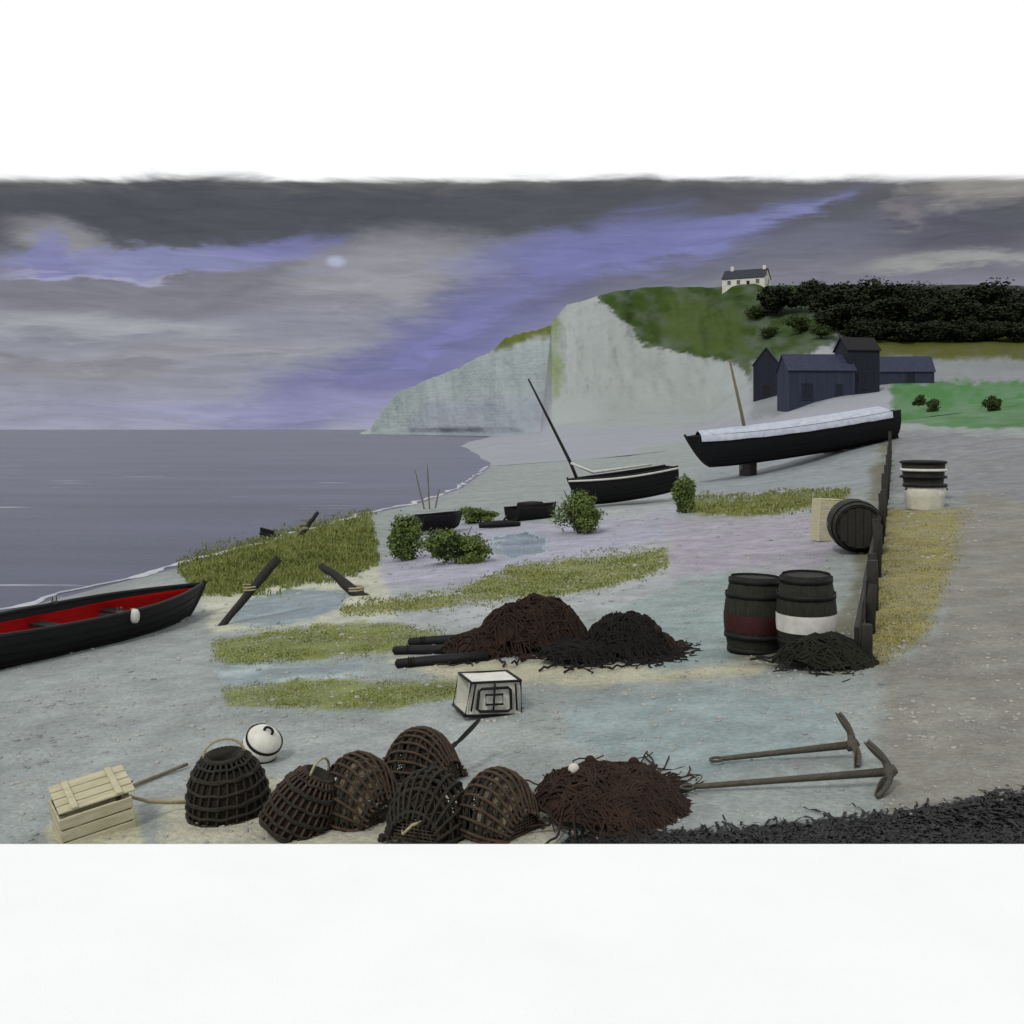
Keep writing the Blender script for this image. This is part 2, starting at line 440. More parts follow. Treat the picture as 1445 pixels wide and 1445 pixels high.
for j, X in enumerate(cols):
    Ye = smooth_interp(DD, Yt[j], rows)
    x = (X - CX) / F * rows
    z = CZ - (Ye - HY) / F * rows
    Vl[:, j] = np.stack([x, rows, z], -1)
# smooth heights lengthwise a little
Z = Vl[..., 2]
for _ in range(3): Z[1:-1] = 0.25 * Z[:-2] + 0.5 * Z[1:-1] + 0.25 * Z[2:]
X2, D2 = Vl[..., 0], Vl[..., 1]
far = sstep(100, 150, D2)
land = sstep(0.2, 4, Z)
Z += far * land * (fbm(X2 / 30, D2 / 30, 41, 4) - .5) * 3.0
face = sstep(8, 14, Z) * (1 - sstep(0, 12, X2 - (1045 - CX) / F * D2))
Vl[..., 1] += face * (fbm(X2 / 11, Z / 40, 61, 4) - .5) * 15 + face * (fbm(X2 / 3, Z / 3, 62, 3) - .5) * 3
Xp, Yp = project(Vl[..., 0], Vl[..., 1], Vl[..., 2])
HILL, HILLX, HILLY = Vl, Xp, Yp
Xp = Xp.ravel(); Yp = Yp.ravel()
LAND_P = [
    ([(560, 590), (1060, 560), (1060, 660), (560, 700)], (140, 143, 152), 20),
    ([(775, 430), (850, 415), (905, 480), (1060, 520), (1050, 585), (775, 605)], (144, 151, 149), 14),
    ([(850, 440), (960, 520), (1040, 560), (1000, 600), (850, 600)], (138, 144, 142), 25),
    ([(776, 445), (788, 445), (792, 560), (778, 565)], (122, 135, 100), 7),
    ([(835, 380), (1180, 380), (1180, 480), (1060, 535), (1030, 512), (985, 502), (945, 494), (905, 484), (880, 455), (850, 428)], (50, 68, 28), 3),
    ([(940, 420), (1040, 430), (1060, 500), (1000, 500), (940, 470)], (66, 82, 40), 14),
    ([(1150, 380), (2000, 380), (2000, 505), (1180, 500)], (26, 32, 14), 10),
    ([(1220, 470), (2000, 450), (2000, 520), (1230, 515)], (74, 78, 30), 8),
    ([(1060, 510), (1280, 505), (2000, 516), (2000, 545), (1250, 545), (1060, 590)], (118, 122, 124), 6),
    ([(1258, 540), (2000, 530), (2000, 640), (1258, 610)], (64, 108, 60), 5),
]
colr = np.tile(np.array([lin(140), lin(143), lin(150)]), (len(Xp), 1))
wob = (fbm(Xp / 26, Yp / 14, 121, 4) - .5) * 30 + (fbm(Xp / 5, Yp / 3.5, 122, 3) - .5) * 20
for k, (poly, c, soft) in enumerate(LAND_P):
    m = 1 - sstep(-soft, soft, sd_poly(Xp, Yp, poly) + wob * .5)
    m = m * (0.82 + .18 * np.clip((fbm(Xp / 20, Yp / 12, 150 + k, 4) - .35) * 3.4, 0, 1))
    colr = colr * (1 - m[:, None]) + np.array([lin(v) for v in c]) * m[:, None]
# chalk carries faint weed and clay streaks that run down it
fx = face.ravel()
st = fbm(Xp / 9, Yp / 70, 131, 4)
colr *= (1 + fx[:, None] * (st[:, None] - .5) * np.array([.24, .16, .20]))
attr = np.concatenate([colr / ILL, np.ones((len(colr), 1))], 1)
tag(np_mesh('hill_land', Vl.reshape(-1, 3), grid_faces(len(rows), len(cols)), M['chalk'], True, attr), kind='structure')
def hill(X, Y, lo=115):
    """point of the hill seen along a sight line (nearest hit beyond lo metres)"""
    A_ = HILL[:, :, 1]; j = int(np.argmin(np.abs(HILLX[len(HILLX) // 2] - X)))
    for i in range(HILL.shape[0]):
        if A_[i, j] < lo: continue
        if HILLY[i, j] <= Y or A_[i, j] > 352: return Vector(HILL[i, j])
    return Vector(HILL[-40, j])

# far headland -----------------------------------------------------------------
TOP = [(505, 613), (524, 603), (540, 580), (560, 556), (600, 536), (640, 522), (690, 497), (712, 480), (740, 470), (775, 462), (850, 458), (900, 470)]
tx = [p[0] for p in TOP]; ty = [p[1] for p in TOP]
cols = np.linspace(505, 900, 420); us = np.linspace(0, 1, 90)
Vh = np.zeros((len(us) + 14, len(cols), 3))
for j, X in enumerate(cols):
    dt = np.interp(X, [505, 600, 700, 800, 900], [760, 640, 560, 520, 500])
    Yt_ = np.interp(X, tx, ty) + (float(fbm(X / 12, 2, 201, 3)) - .5) * 7
    zt = CZ - (Yt_ - HY) / F * dt; zt = max(zt, -1)
    db = dt - 0.55 * zt - 6
    for i, u in enumerate(us):
        prof = u ** 1.25
        d = db + (dt - db) * (u ** 1.1)
        z = -1 + (zt + 1) * prof
        Vh[i, j] = ((X - CX) / F * d, d, z)
    for i in range(14):
        d = dt + (i + 1) * 12
        Vh[len(us) + i, j] = ((X - CX) / F * d, d, zt - (i + 1) * .12)
Zh = Vh[..., 2]
fc = sstep(1, 5, Zh); fc[len(us):] = 0
fade = 1 - np.linspace(0, 1, len(us) + 14)[:, None] ** 8
Vh[..., 1] += fc * fade * ((fbm(Vh[..., 0] / 18, Zh / 50, 211, 4) - .5) * 18 + (fbm(Vh[..., 0] / 5, Zh / 5, 213, 3) - .5) * 2)
Xp, Yp = project(Vh[..., 0], Vh[..., 1], Vh[..., 2]); Xp = Xp.ravel(); Yp = Yp.ravel()
colr = np.tile(np.array([lin(147), lin(158), lin(158)]), (len(Xp), 1))
st = fbm(Xp / 10, Yp / 60, 231, 4)
colr *= (1 + (st[:, None] - .5) * np.array([.24, .16, .20]))
m = (1 - sstep(-6, 8, sd_poly(Xp, Yp, [(690, 440), (900, 440), (900, 478), (775, 472), (740, 480), (700, 492)]) + (fbm(Xp / 12, Yp / 8, 240, 3) - .5) * 16))
colr = colr * (1 - m[:, None]) + np.array([lin(92), lin(100), lin(46)]) * m[:, None]
m = (1 - sstep(-10, 14, sd_poly(Xp, Yp, [(600, 570), (800, 560), (800, 640), (560, 640)])))
colr = colr * (1 - .7 * m[:, None]) + np.array([lin(140), lin(145), lin(158)]) * .7 * m[:, None]
tag(np_mesh('headland', Vh.reshape(-1, 3), grid_faces(Vh.shape[0], Vh.shape[1]), M['chalk'], True, np.concatenate([colr / ILL, np.ones((len(colr), 1))], 1)), kind='structure')

# pale concrete promenade where the viewer stands --------------------------------
mb = MB(); zt = 1.0; edge = F * (CZ - zt) / (1188 - HY)
mb.box((0, edge - 6.0, zt - 0.3), (60, 12.0, 0.6), bev=0.03)
tag(mb.build('promenade', M['concrete']), kind='structure')
# ------------------------------------------------------------------ object materials
M['tar'] = mat('black_tarred_wood', col(10, 10, 12), 0.6, 0.5, 3, 0.35, 22, stretch=(1, 6, 6), spec=0.25, c2=col(24, 24, 27))
M['red'] = mat('red_paint', col(200, 14, 18), 0.5, 0.25, 5, 0.2, 40, stretch=(1, 5, 5), c2=col(222, 34, 32))
M['white'] = mat('weathered_white_paint', (0.62, 0.62, 0.58, 1), 0.6, 0.2, 9, 0.2, 50, c2=(0.45, 0.44, 0.40, 1))
M['bluewhite'] = mat('pale_blue_canvas', col(150, 158, 176), 0.75, 0.2, 4, 0.4, 12, c2=col(190, 196, 206))
M['wood'] = mat('old_grey_wood', col(92, 86, 74), 0.85, 0.3, 6, 0.4, 30, stretch=(1, 8, 8), c2=col(120, 112, 96))
M['darkwood'] = mat('dark_wet_wood', col(22, 22, 20), 0.7, 0.3, 7, 0.5, 30, stretch=(4, 4, 1), c2=col(44, 42, 37))
M['palewood'] = mat('pale_bare_wood', col(190, 186, 158), 0.8, 0.2, 5, 0.35, 30, stretch=(1, 6, 6), c2=col(160, 154, 126))
M['wicker'] = mat('brown_wicker', col(46, 36, 28), 0.8, 0.3, 14, 0.4, 60, c2=col(78, 62, 48))
M['wicker2'] = mat('dark_wicker', col(26, 25, 21), 0.8, 0.3, 14, 0.4, 60, c2=col(48, 44, 36))
M['netting'] = mat('tarred_twine', col(62, 56, 46), 0.85, 0.3, 30, 0.2, 60)
M['brown_net'] = mat('brown_net_twine', col(27, 18, 13), 0.9, 0.3, 9, 0.5, 60, c2=col(50, 33, 24))
M['brown_net2'] = mat('red_brown_net_twine', col(32, 21, 15), 0.9, 0.3, 9, 0.5, 60, c2=col(56, 39, 29))
M['black_net'] = mat('black_net_twine', col(12, 11, 10), 0.9, 0.3, 9, 0.5, 60, c2=col(26, 22, 19))
M['iron'] = mat('rusty_iron', col(58, 58, 52), 0.65, 0.3, 18, 0.5, 70, c2=col(84, 78, 66), metal=0.2, spec=0.4)
M['rope'] = mat('hemp_rope', col(150, 142, 112), 0.95, 0.2, 40, 0.4, 90)
M['slate'] = mat('slate_blue_wall', col(32, 37, 54), 0.8, 0.25, 1.2, 0.9, 5, stretch=(3, 3, .12), c2=col(50, 56, 74))
M['slate_roof'] = mat('blue_slate_roof', col(38, 41, 60), 0.7, 0.2, 2, 0.4, 6, c2=col(52, 56, 78))
M['navy'] = mat('navy_boards', col(18, 20, 33), 0.8, 0.3, 1.5, 0.9, 5, stretch=(3, 3, .12), c2=col(32, 35, 50))
M['roof_dark'] = mat('dark_roof', col(42, 46, 56), 0.7, 0.2, 1.5, 0.4, 6)
M['render'] = mat('white_render', (0.60, 0.59, 0.52, 1), 0.9, 0.15, 1.0, 0.3, 5)
M['glass'] = mat('dark_glass', col(30, 34, 38), 0.15, 0.1, 2, 0, spec=0.5)
M['bark'] = mat('bark', col(62, 56, 48), 0.9, 0.3, 6, 0.6, 20, stretch=(3, 3, 1))
M['float'] = mat('white_float', (0.66, 0.66, 0.6, 1), 0.5, 0.15, 9, 0.15, 40, c2=(0.5, 0.5, 0.44, 1))
M['barrel'] = mat('dark_barrel_staves', col(18, 19, 15), 0.75, 0.3, 8, 0.5, 30, stretch=(5, 5, 1), c2=col(44, 44, 35))
M['maroon'] = mat('maroon_paint', col(52, 18, 18), 0.6, 0.25, 9, 0.3, 40)
M['hoop'] = mat('black_hoop_iron', col(24, 24, 24), 0.6, 0.3, 18, 0.4, 60, metal=0.3)
M['tin'] = mat('pale_enamel', (0.58, 0.57, 0.48, 1), 0.45, 0.15, 8, 0.15, 40, c2=(0.42, 0.41, 0.34, 1))
M['weed'] = mat('black_seaweed', col(10, 11, 13), 0.5, 0.4, 7, 0.3, 60, c2=col(30, 31, 29), spec=0.25)
M['weed_rope'] = mat('weedy_black_rope', col(14, 15, 11), 0.9, 0.3, 9, 0.5, 60, c2=col(38, 39, 29))
M['pale_lining'] = mat('bleached_net_lining', col(70, 62, 50), 0.95, 0.4, 10, 0.8, 70, c2=col(132, 122, 102))
M['lining'] = mat('tarred_net_lining', col(20, 16, 13), 0.95, 0.4, 14, 0.8, 70, c2=col(52, 42, 34))
M['stone'] = mat('pebble', col(120, 122, 122), 0.8, 0.45, 1.1, 0.2, 50, c2=col(176, 174, 166))
def leaf_mat(name, c, c2):
    m = mat(name, c, 0.7, 0.3, 2.5, 0, c2=c2, spec=0.2)
    return m
M['leaf_shrub'] = leaf_mat('shrub_leaf', col(66, 84, 42), col(104, 118, 62))
M['leaf_dark'] = leaf_mat('dark_leaf', col(14, 18, 10), col(42, 50, 21))
M['leaf_hill'] = leaf_mat('hill_leaf', col(34, 48, 22), col(66, 80, 32))
M['grass'] = mat('green_grass', col(92, 104, 50), 0.8, 0.3, 1.3, 0, c2=col(132, 136, 78), spec=0.15)
M['dry_grass'] = mat('dry_grass', col(104, 98, 52), 0.85, 0.3, 1.0, 0, c2=col(138, 130, 80), spec=0.15)

# ------------------------------------------------------------------ boats
def hull_shapes(L, B, Hm, sheer=0.18, strakes=7, lap=0.014, th=0.035, transom=0.45, rocker=0.10, n=30):
    """x along the boat (bow at +x), z up. returns outer, inner shells and gunwale line functions"""
    def half(t):      # t 0 stern .. 1 bow
        a = transom + (1 - transom) * math.sin(min(1, t / 0.48) * PI / 2) if t < .48 else math.cos(((t - .48) / .52) ** 1.55 * PI / 2)
        return max(0.012, B / 2 * a)
    def gz(t): return Hm + sheer * ((2 * (t - .42)) ** 2) * (1.25 if t > .42 else .75)
    def kz(t): return rocker * (abs(2 * (t - .45)) ** 2.6)
    def xx(t, w): # raked stem
        return -L / 2 + L * t + (0.10 * L * max(0, t - .80) / .2 * (w - .6) if t > .8 else 0)
    def shell(off, lapd):
        vs = []; per = strakes * 2
        for i in range(n + 1):
            t = i / n; b = max(0.004, half(t) - off); k = kz(t) + off; g = gz(t)
            for sgn in (-1, 1):
                for s in range(strakes):
                    for e in (0, 1):
                        w = (s + e) / strakes
                        y = b * (math.sin(w * PI / 2) ** 0.72) if w > 0 else 0
                        z = k + (g - k) * (w ** 1.55)
                        ly = lapd * (1 if e == 1 else 0) * min(1, b * 4)
                        vs.append((xx(t, w), sgn * (y + ly), z))
        return vs, per
    def faces(per, flip):
        fs = []
        for i in range(n):
            for side in (0, 1):
                for s in range(per - 1):
                    a = i * per * 2 + side * per + s; b2 = a + per * 2
                    q = (a, a + 1, b2 + 1, b2)
                    if (side == 1) ^ flip: q = q[::-1]
                    fs.append(q)
        return fs
    vo, per = shell(0, lap); vi, _ = shell(th, 0)
    outer = MB().add(vo, faces(per, False)); inner = MB().add(vi, faces(per, True))
    # transom
    for mbx, v in ((outer, vo), (inner, vi)):
        idx = [per + s for s in range(per)][::-1] + [s for s in range(per)]
        mbx.add([v[k] for k in idx], [tuple(range(len(idx)))])
    return outer, inner, half, gz, kz, xx
def boat_parts(root, L, B, Hm, hull_m, in_m, gun_m, thwarts=3, thwart_m=None, inwale=None, **kw):
    outer, inner, half, gz, kz, xx = hull_shapes(L, B, Hm, **kw)
    h = outer.build('hull', hull_m, root, False)
    inn = inner.build('inner_hull', in_m, root, True)
    n = 30; th = .035
    for sgn in (-1, 1):
        g = MB(); g.tube([(xx(i / n, 1), sgn * (half(i / n) - th / 2), gz(i / n) + .012) for i in range(n + 1)], .033 * (L / 4.5) ** .5, 6)
        g.build('gunwale', gun_m, root, True)
    if inwale:
        for sgn in (-1, 1):
            g = MB(); vs = []
            for i in range(n + 1):
                u = i / n; b = max(.004, half(u) - th - .006)
                for w_ in (1.0, .90 + .07 * max(0, u - .6) / .4):
                    vs.append((xx(u, w_), sgn * b * math.sin(w_ * PI / 2) ** .72, kz(u) + (gz(u) - kz(u)) * w_ ** 1.55))
            g.add(vs, [(2 * i, 2 * i + 1, 2 * i + 3, 2 * i + 2) for i in range(n)]).build('inwale', inwale, root, True)
    k = MB(); k.tube([(xx(t, 0.02), 0, kz(t) - .02) for t in np.linspace(0, 1, 24)] + [(xx(1, w), 0, kz(1) + (gz(1) - kz(1)) * w ** 1.55) for w in np.linspace(.1, 1.06, 8)], .04 * (L / 4.5) ** .5, 6)
    k.build('keel', hull_m, root, True)
    for i in range(thwarts):
        t = 0.22 + 0.5 * i / max(1, thwarts - 1)
        b = (half(t) - th) * .90
        MB().box((xx(t, .6), 0, gz(t) * .70), (.22 * (L / 4.5), 2 * b, .035), bev=.006).build('thwart', thwart_m or M['wood'], root)
    return half, gz, kz, xx
def oarlock(root, x, y, z):
    MB().box((x, y, z + .03), (.10, .05, .06), bev=.01).tube([(x - .035, y, z + .06), (x - .035, y, z + .12)], .008, 6).tube([(x + .035, y, z + .06), (x + .035, y, z + .12)], .008, 6).build('rowlock', M['iron'], root)

# red and black rowing boat at the water's edge
a = P(284, 868); b = P(20, 934)
ax = Vector((a.x - b.x, a.y - b.y, 0)); yaw = math.atan2(ax.y, ax.x) 
dirv = ax.normalized(); L = 4.7
c0 = a - dirv * (L / 2 + .30)
t = thing('rowing_boat', 'black rowing boat with red inside lying at the water edge', 'boat', (c0.x, c0.y + .35, float(zb(c0.x, c0.y)) - .16), (math.radians(2.5), math.radians(-.5), yaw))
half, gz, kz, xx = boat_parts(t, L, 1.3, .60, M['tar'], M['red'], M['tar'], 3, M['tar'], transom=.6, sheer=.03, inwale=M['tar'])
oarlock(t, xx(.55, 1), -half(.55) + .02, gz(.55)); oarlock(t, xx(.55, 1), half(.55) - .02, gz(.55))
f = MB().lathe([(.0, -.10), (.04, -.09), (.062, -.05), (.066, 0), (.062, .05), (.04, .09), (0, .10)], 14, (xx(.60, 1), -half(.60) - .03, gz(.60) - .04))
fd = f.build('fender', M['white'], t, True)
MB().tube([(xx(.60, 1), -half(.60) - .02, gz(.60) + .06), (xx(.60, 1), -half(.60) + .03, gz(.60) + .05), (xx(.60, 1), -half(.60) + .12, gz(.60) - .08)], .012, 6).build('lanyard', M['rope'], fd)
mb = MB(); mb.box((xx(.60, .6), -half(.6) * .3, gz(.6) * .78), (.30, .24, .14), (0, .2, .4), bev=.04); mb.build('folded_sack', M['black_net'], t)

def set_boat(name, label, X0, Y0, X1, Y1, d, Bm, Hm, group=None, far_bow=True, hull_m=None, in_m=None, gun_m=None, yawoff=0.0, flip=False, lift=0, roll=0, thw=3, **kw):
    """keel line runs from row Y0 at column X0 to row Y1 at column X1, d metres away at the middle"""
    p0 = W(X0, Y0, d - yawoff); p1 = W(X1, Y1, d + yawoff)
    v = p1 - p0; L = v.length
    if flip: v = -v
    mid = (p0 + p1) / 2
    t = thing(name, label, 'boat', (mid.x, mid.y, mid.z + lift), (roll, -math.asin(v.z / v.length), math.atan2(v.y, v.x)), group)
    r = boat_parts(t, L, Bm, Hm, hull_m or M['tar'], in_m or M['tar'], gun_m or M['tar'], thw, **kw)
    return t, L, r

# large black boat on the upper beach
DBIG = 47
t, L, (half, gz, kz, xx) = set_boat('fishing_boat', 'large black fishing boat with pale blue cover high on the beach', 985, 664, 1258, 622, DBIG, 2.6, 1.32, yawoff=.9, flip=True, transom=.75, sheer=.08, roll=-.05)
big = t
# tarpaulin cover stretched over a ridge pole
n = 26; vs = []; fs = []
for i in range(n + 1):
    tt = .05 + .90 * i / n; b = half(tt) + .05; g = gz(tt) + .03
    dr = .05 * float(fbm(i * .9, 2, 5, 3))
    for y, z in ((-b, g - .22 - dr), (-b, g), (-b * .5, g + .10 + dr), (0, g + .20), (b * .5, g + .10 + dr), (b, g), (b, g - .22 - dr)):
        vs.append((xx(tt, 1), y, z))
for i in range(n):
    for j in range(6):
        q = i * 7 + j; fs.append((q, q + 1, q + 8, q + 7))
MB().add(vs, fs).build('canvas_cover', M['bluewhite'], t, True)
mb = MB()
mb.tube([(-L * -.0 , 0, 0)] * 0 + [(L * .24, 0, .6), (L * .255, 0, 2.2), (L * .285, 0, 4.45)], [.085, .07, .045], 10); mb.build('mast', M['wood'], t, True)
mb = MB(); mb.box((-L / 2 - .16, 0, .55), (.28, .06, 1.1), (0, .12, 0), bev=.01); mb.build('rudder', M['tar'], t)
# chocks under the bilge: separate timbers
for k, fr in enumerate((-.22, .22)):
    p = Matrix.Rotation(big.rotation_euler.z, 3, 'Z') @ Vector((fr * L, -.55, 0)) + big.location
    g = float(zb(p.x, p.y))
    o = thing('chock', ['square timber chock under the bow half of the large black boat', 'square timber chock under the stern half of the large black boat'][k], 'timber', (p.x, p.y, g), (0, 0, big.rotation_euler.z), 'chocks under the large boat')
    MB().box((0, 0, .12), (.3, 1.2, max(.24, p.z - g + .5)), bev=.02).build('block', M['darkwood'], o)
    MB().box((0, -.4, .33), (.34, .35, .22), (.35, 0, 0), bev=.02).build('wedge', M['wood'], o)

# medium black boat with a tilted mast
t, L, (half, gz, kz, xx) = set_boat('sailing_boat', 'black open boat with a leaning mast between two green bushes', 812, 716, 952, 694, 36, 1.45, .84, yawoff=.5, flip=True, transom=.7, sheer=.05)
g = MB(); 
for sgn in (-1, 1):
    pts = [(xx(i / 20, 1), sgn * (half(i / 20) + .03), gz(i / 20) - .05) for i in range(21)]
    g.tube(pts, .035, 6)
g.build('rubbing_strake', M['white'], t, True)
MB().tube([(L * .40, 0, .25), (L * .50, 0, 1.5), (L * .66, 0, 3.0), (L * .80, 0, 4.3)], [.06, .055, .045, .03], 8).build('mast', M['darkwood'], t, True)
MB().tube([(L * .50, .05, 1.45), (L * .30, .1, 1.05), (-L * .3, 0, 1.02)], [.04, .05, .035], 8).build('furled_boom', M['white'], t, True)

# two small dinghies further along the shore
t, L, r = set_boat('dinghy', 'small black dinghy between the green bushes left of the masted boat', 722, 742, 782, 736, 33, 1.0, .50, 'small black dinghies by the shore', yawoff=.5, thw=2, transom=.7, sheer=.04)
MB().box((-.1, 0, .55), (.7, .55, .22), (0, 0, .2), bev=.05).build('heaped_net', M['black_net'], t)
t, L, r = set_boat('dinghy', 'smallest black dinghy lying beside three thin stakes', 592, 751, 650, 746, 30, .9, .42, 'small black dinghies by the shore', yawoff=.3, thw=2, transom=.7, sheer=.03)
p = P(704, 745)
t = thing('driftwood_log', 'black log lying between the two small dinghies', 'log', (p.x, p.y, p.z), (0, 0, .18))
mb = MB(); mb.tube([(-.55, 0, .07), (-.2, .02, .10), (.2, 0, .12), (.6, .03, .1)], [.07, .1, .1, .06], 9); mb.build('log', M['tar'], t, True)
MB().tube([(.1, 0, .15), (.2, .05, .28), (.25, .06, .36)], [.04, .03, .015], 7).build('branch_stub', M['tar'], t, True)

# ------------------------------------------------------------------ timbers and stakes on the shore
def timber(name, label, cat, p0, p1, r0, r1, m, group=None, n=9, ringed=False):
    v = Vector(p1) - Vector(p0)
    t = thing(name, label, cat, p0, (0, 0, 0), group)
    pts = []; rs = []
    for i in range(n):
        u = i / (n - 1); q = v * u
        pts.append(q + Vector((random.uniform(-1, 1), random.uniform(-1, 1), random.uniform(-1, 1))) * r0 * .16)
        rs.append((r0 + (r1 - r0) * u) * random.uniform(.9, 1.08))
    MB().tube(pts, rs, 9).build('shaft', m, t, True)
    return t, v
p0 = P(302, 884); p1 = W(393, 787, p0.y + .5)
t, v = timber('mooring_post', 'longest black post leaning right beside the green weed bank', 'post', p0 - Vector((0, 0, .12)), p1, .05, .075, M['darkwood'], 'dark posts on the weed bank')
MB().tube([v * .55 + Vector((.09 * math.cos(a), .09 * math.sin(a) * .8, .02 * a / PI)) for a in np.linspace(0, 5 * PI, 40)], .013, 5).build('rope_turns', M['rope'], t, True)
p0 = P(418, 760); p1 = W(449, 722, p0.y + .2)
t, v = timber('mooring_post', 'short black post leaning right against the grey sea', 'post', p0 - Vector((0, 0, .1)), p1, .085, .05, M['darkwood'], 'dark posts on the weed bank')
MB().tube([v * .4 + Vector((.09 * math.cos(a), .09 * math.sin(a) * .8, .02 * a / PI)) for a in np.linspace(0, 4 * PI, 30)], .014, 5).build('rope_turns', M['rope'], t, True)
p0 = P(520, 840); p1 = W(453, 797, p0.y + .6)
t, v = timber('mooring_post', 'black post leaning left over the blue tide pool edge', 'post', p0 - Vector((0, 0, .1)), p1, .10, .06, M['darkwood'], 'dark posts on the weed bank')
MB().tube([v * .25 + Vector((.12 * math.cos(a), .12 * math.sin(a) * .8, .02 * a / PI)) for a in np.linspace(0, 5 * PI, 40)], .016, 5).build('rope_turns', M['rope'], t, True)
p0 = P(392, 760); 
t = thing('driftwood_board', 'short black wedge of driftwood at the edge of the sea', 'driftwood', (p0.x - .25, p0.y, p0.z), (0, .12, .1))
MB().box((0, 0, .12), (.58, .22, .07), (.3, .12, 0), bev=.015).build('board', M['tar'], t)
MB().box((-.1, .05, .22), (.42, .06, .10), (.3, .16, .1), bev=.01).build('batten', M['darkwood'], t)
base = P(606, 718)
for k, (X, Yt, lab) in enumerate(((586, 664, 'thin grey stake leaning left behind the smallest dinghy'), (603, 656, 'tallest thin grey stake upright behind the smallest dinghy'), (620, 690, 'short thin grey stake leaning right behind the smallest dinghy'))):
    p0 = base + Vector(((k - 1) * .18, .12 * k, -.1)); p1 = W(X, Yt, base.y + .1 * k)
    t, v = timber('stake', lab, 'stake', p0, p1, .032, .02, M['wood'], 'thin stakes on the shore')
    MB().tube([v * .7 + Vector((.04 * math.cos(a), .04 * math.sin(a), .01 * a)) for a in np.linspace(0, 4 * PI, 26)], .008, 5).build('lashing', M['rope'], t, True)

# ------------------------------------------------------------------ plants
def leaf_cloud(n, radii, size, lobes, seed, squash=.6, flat=0.0):
    r = np.random.default_rng(seed)
    cs = r.normal(0, 1, (lobes, 3)); cs /= np.linalg.norm(cs, axis=1)[:, None]
    cs = cs * np.array(radii) * r.uniform(.35, 1.0, (lobes, 1)); 
    lr = r.uniform(.22, .58, lobes)
    k = r.integers(0, lobes, n)
    d = r.normal(0, 1, (n, 3)); d /= np.linalg.norm(d, axis=1)[:, None]
    rad = lr[k] * r.uniform(.25, 1.0, n) ** .5 * (1 + .25 * r.normal(0, 1, n))
    p = cs[k] + d * rad[:, None] * np.array(radii)
    p[:, 2] += radii[2]
    ok = p[:, 2] > .02 * radii[2]
    p = p[ok]; n = len(p); d = d[ok]
    nrm = d + r.normal(0, .7, (n, 3)) + np.array([0, 0, .4]); nrm /= np.linalg.norm(nrm, axis=1)[:, None]
    a = np.cross(nrm, r.normal(0, 1, (n, 3))); a /= np.linalg.norm(a, axis=1)[:, None]
    b = np.cross(nrm, a); s = size * r.uniform(.55, 1.35, (n, 1))
    V = np.stack([p - a * s, p - b * s * squash, p + a * s, p + b * s * squash], 1).reshape(-1, 3)
    return V, np.arange(n * 4).reshape(-1, 4)
def shrub(X, Yb, wpx, hpx, label, m, seed, tall=True):
    p = P(X, Yb); k = p.y / F
    w, h = wpx * k, hpx * k
    t = thing('shrub', label, 'shrub', p, (0, 0, 0), 'green bushes along the shore')
    V, Fc = leaf_cloud(7000, (w / 2 * .85, w / 2 * .7, h / 2 * .8), .036, 18, seed)
    np_mesh('foliage', V, Fc, m, False, None, t)
    mb = MB()
    for i in range(7):
        a = random.uniform(0, 2 * PI); e = Vector((math.cos(a) * w * .3, math.sin(a) * w * .25, h * random.uniform(.5, .85)))
        mb.tube([(0, 0, -.05), e * .45 + Vector((0, 0, h * .08)), e], [.022, .014, .006], 6)
    mb.build('stem', M['bark'], t, True)
    return t
shrub(576, 790, 56, 80, 'upright green bush left of the smallest black dinghy', M['leaf_shrub'], 31)
shrub(645, 795, 100, 62, 'low spreading green bush in front of the smallest dinghy', M['leaf_shrub'], 32)
shrub(817, 753, 80, 74, 'round green bush at the foot of the leaning mast', M['leaf_shrub'], 33)
shrub(968, 724, 34, 66, 'narrow green bush at the right end of the masted boat', M['leaf_shrub'], 34)
shrub(672, 738, 60, 26, 'small low bush between the two dinghies', M['leaf_shrub'], 35)

# hill trees ---------------------------------------------------------------------
def tree_proto(seed, m, w, h, n, size, name):
    t = thing(name, 'tree', 'tree')
    V, Fc = leaf_cloud(n, (w / 2, w / 2, h * .42), size, 16, seed, .7)
    V[:, 2] += h * .16
    np_mesh('crown', V, Fc, m, False, None, t)
    mb = MB(); mb.tube([(0, 0, -.8), (.1, 0, h * .25), (0, .1, h * .55), (.1, .1, h * .85)], [w * .05, w * .04, w * .028, .03], 8)
    for i in range(6):
        a = i * 1.05 + seed; z0 = h * (.28 + .07 * i)
        mb.tube([(0, 0, z0), (math.cos(a) * w * .2, math.sin(a) * w * .2, z0 + h * .12), (math.cos(a) * w * .36, math.sin(a) * w * .36, z0 + h * .2)], [w * .022, w * .015, .02], 6)
    mb.build('trunk', M['bark'], t, True)
    return t
dark = [tree_proto(70 + i, M['leaf_dark'], 10.5, 10.5, 4200, .46, 'dark_tree') for i in range(3)]
green = [tree_proto(90 + i, M['leaf_hill'], 8, 6.2, 2200, .30, 'hill_bush') for i in range(2)]
used = set()
def put(proto, loc, rz, s, label, group, cat):
    if proto.name in used: o = copy_tree(proto)
    else: o = proto; used.add(proto.name)
    o.location = loc; o.rotation_euler = (0, 0, rz); o.scale = s
    o['label'] = label; o['group'] = group; o['category'] = cat
    return o
k = 0
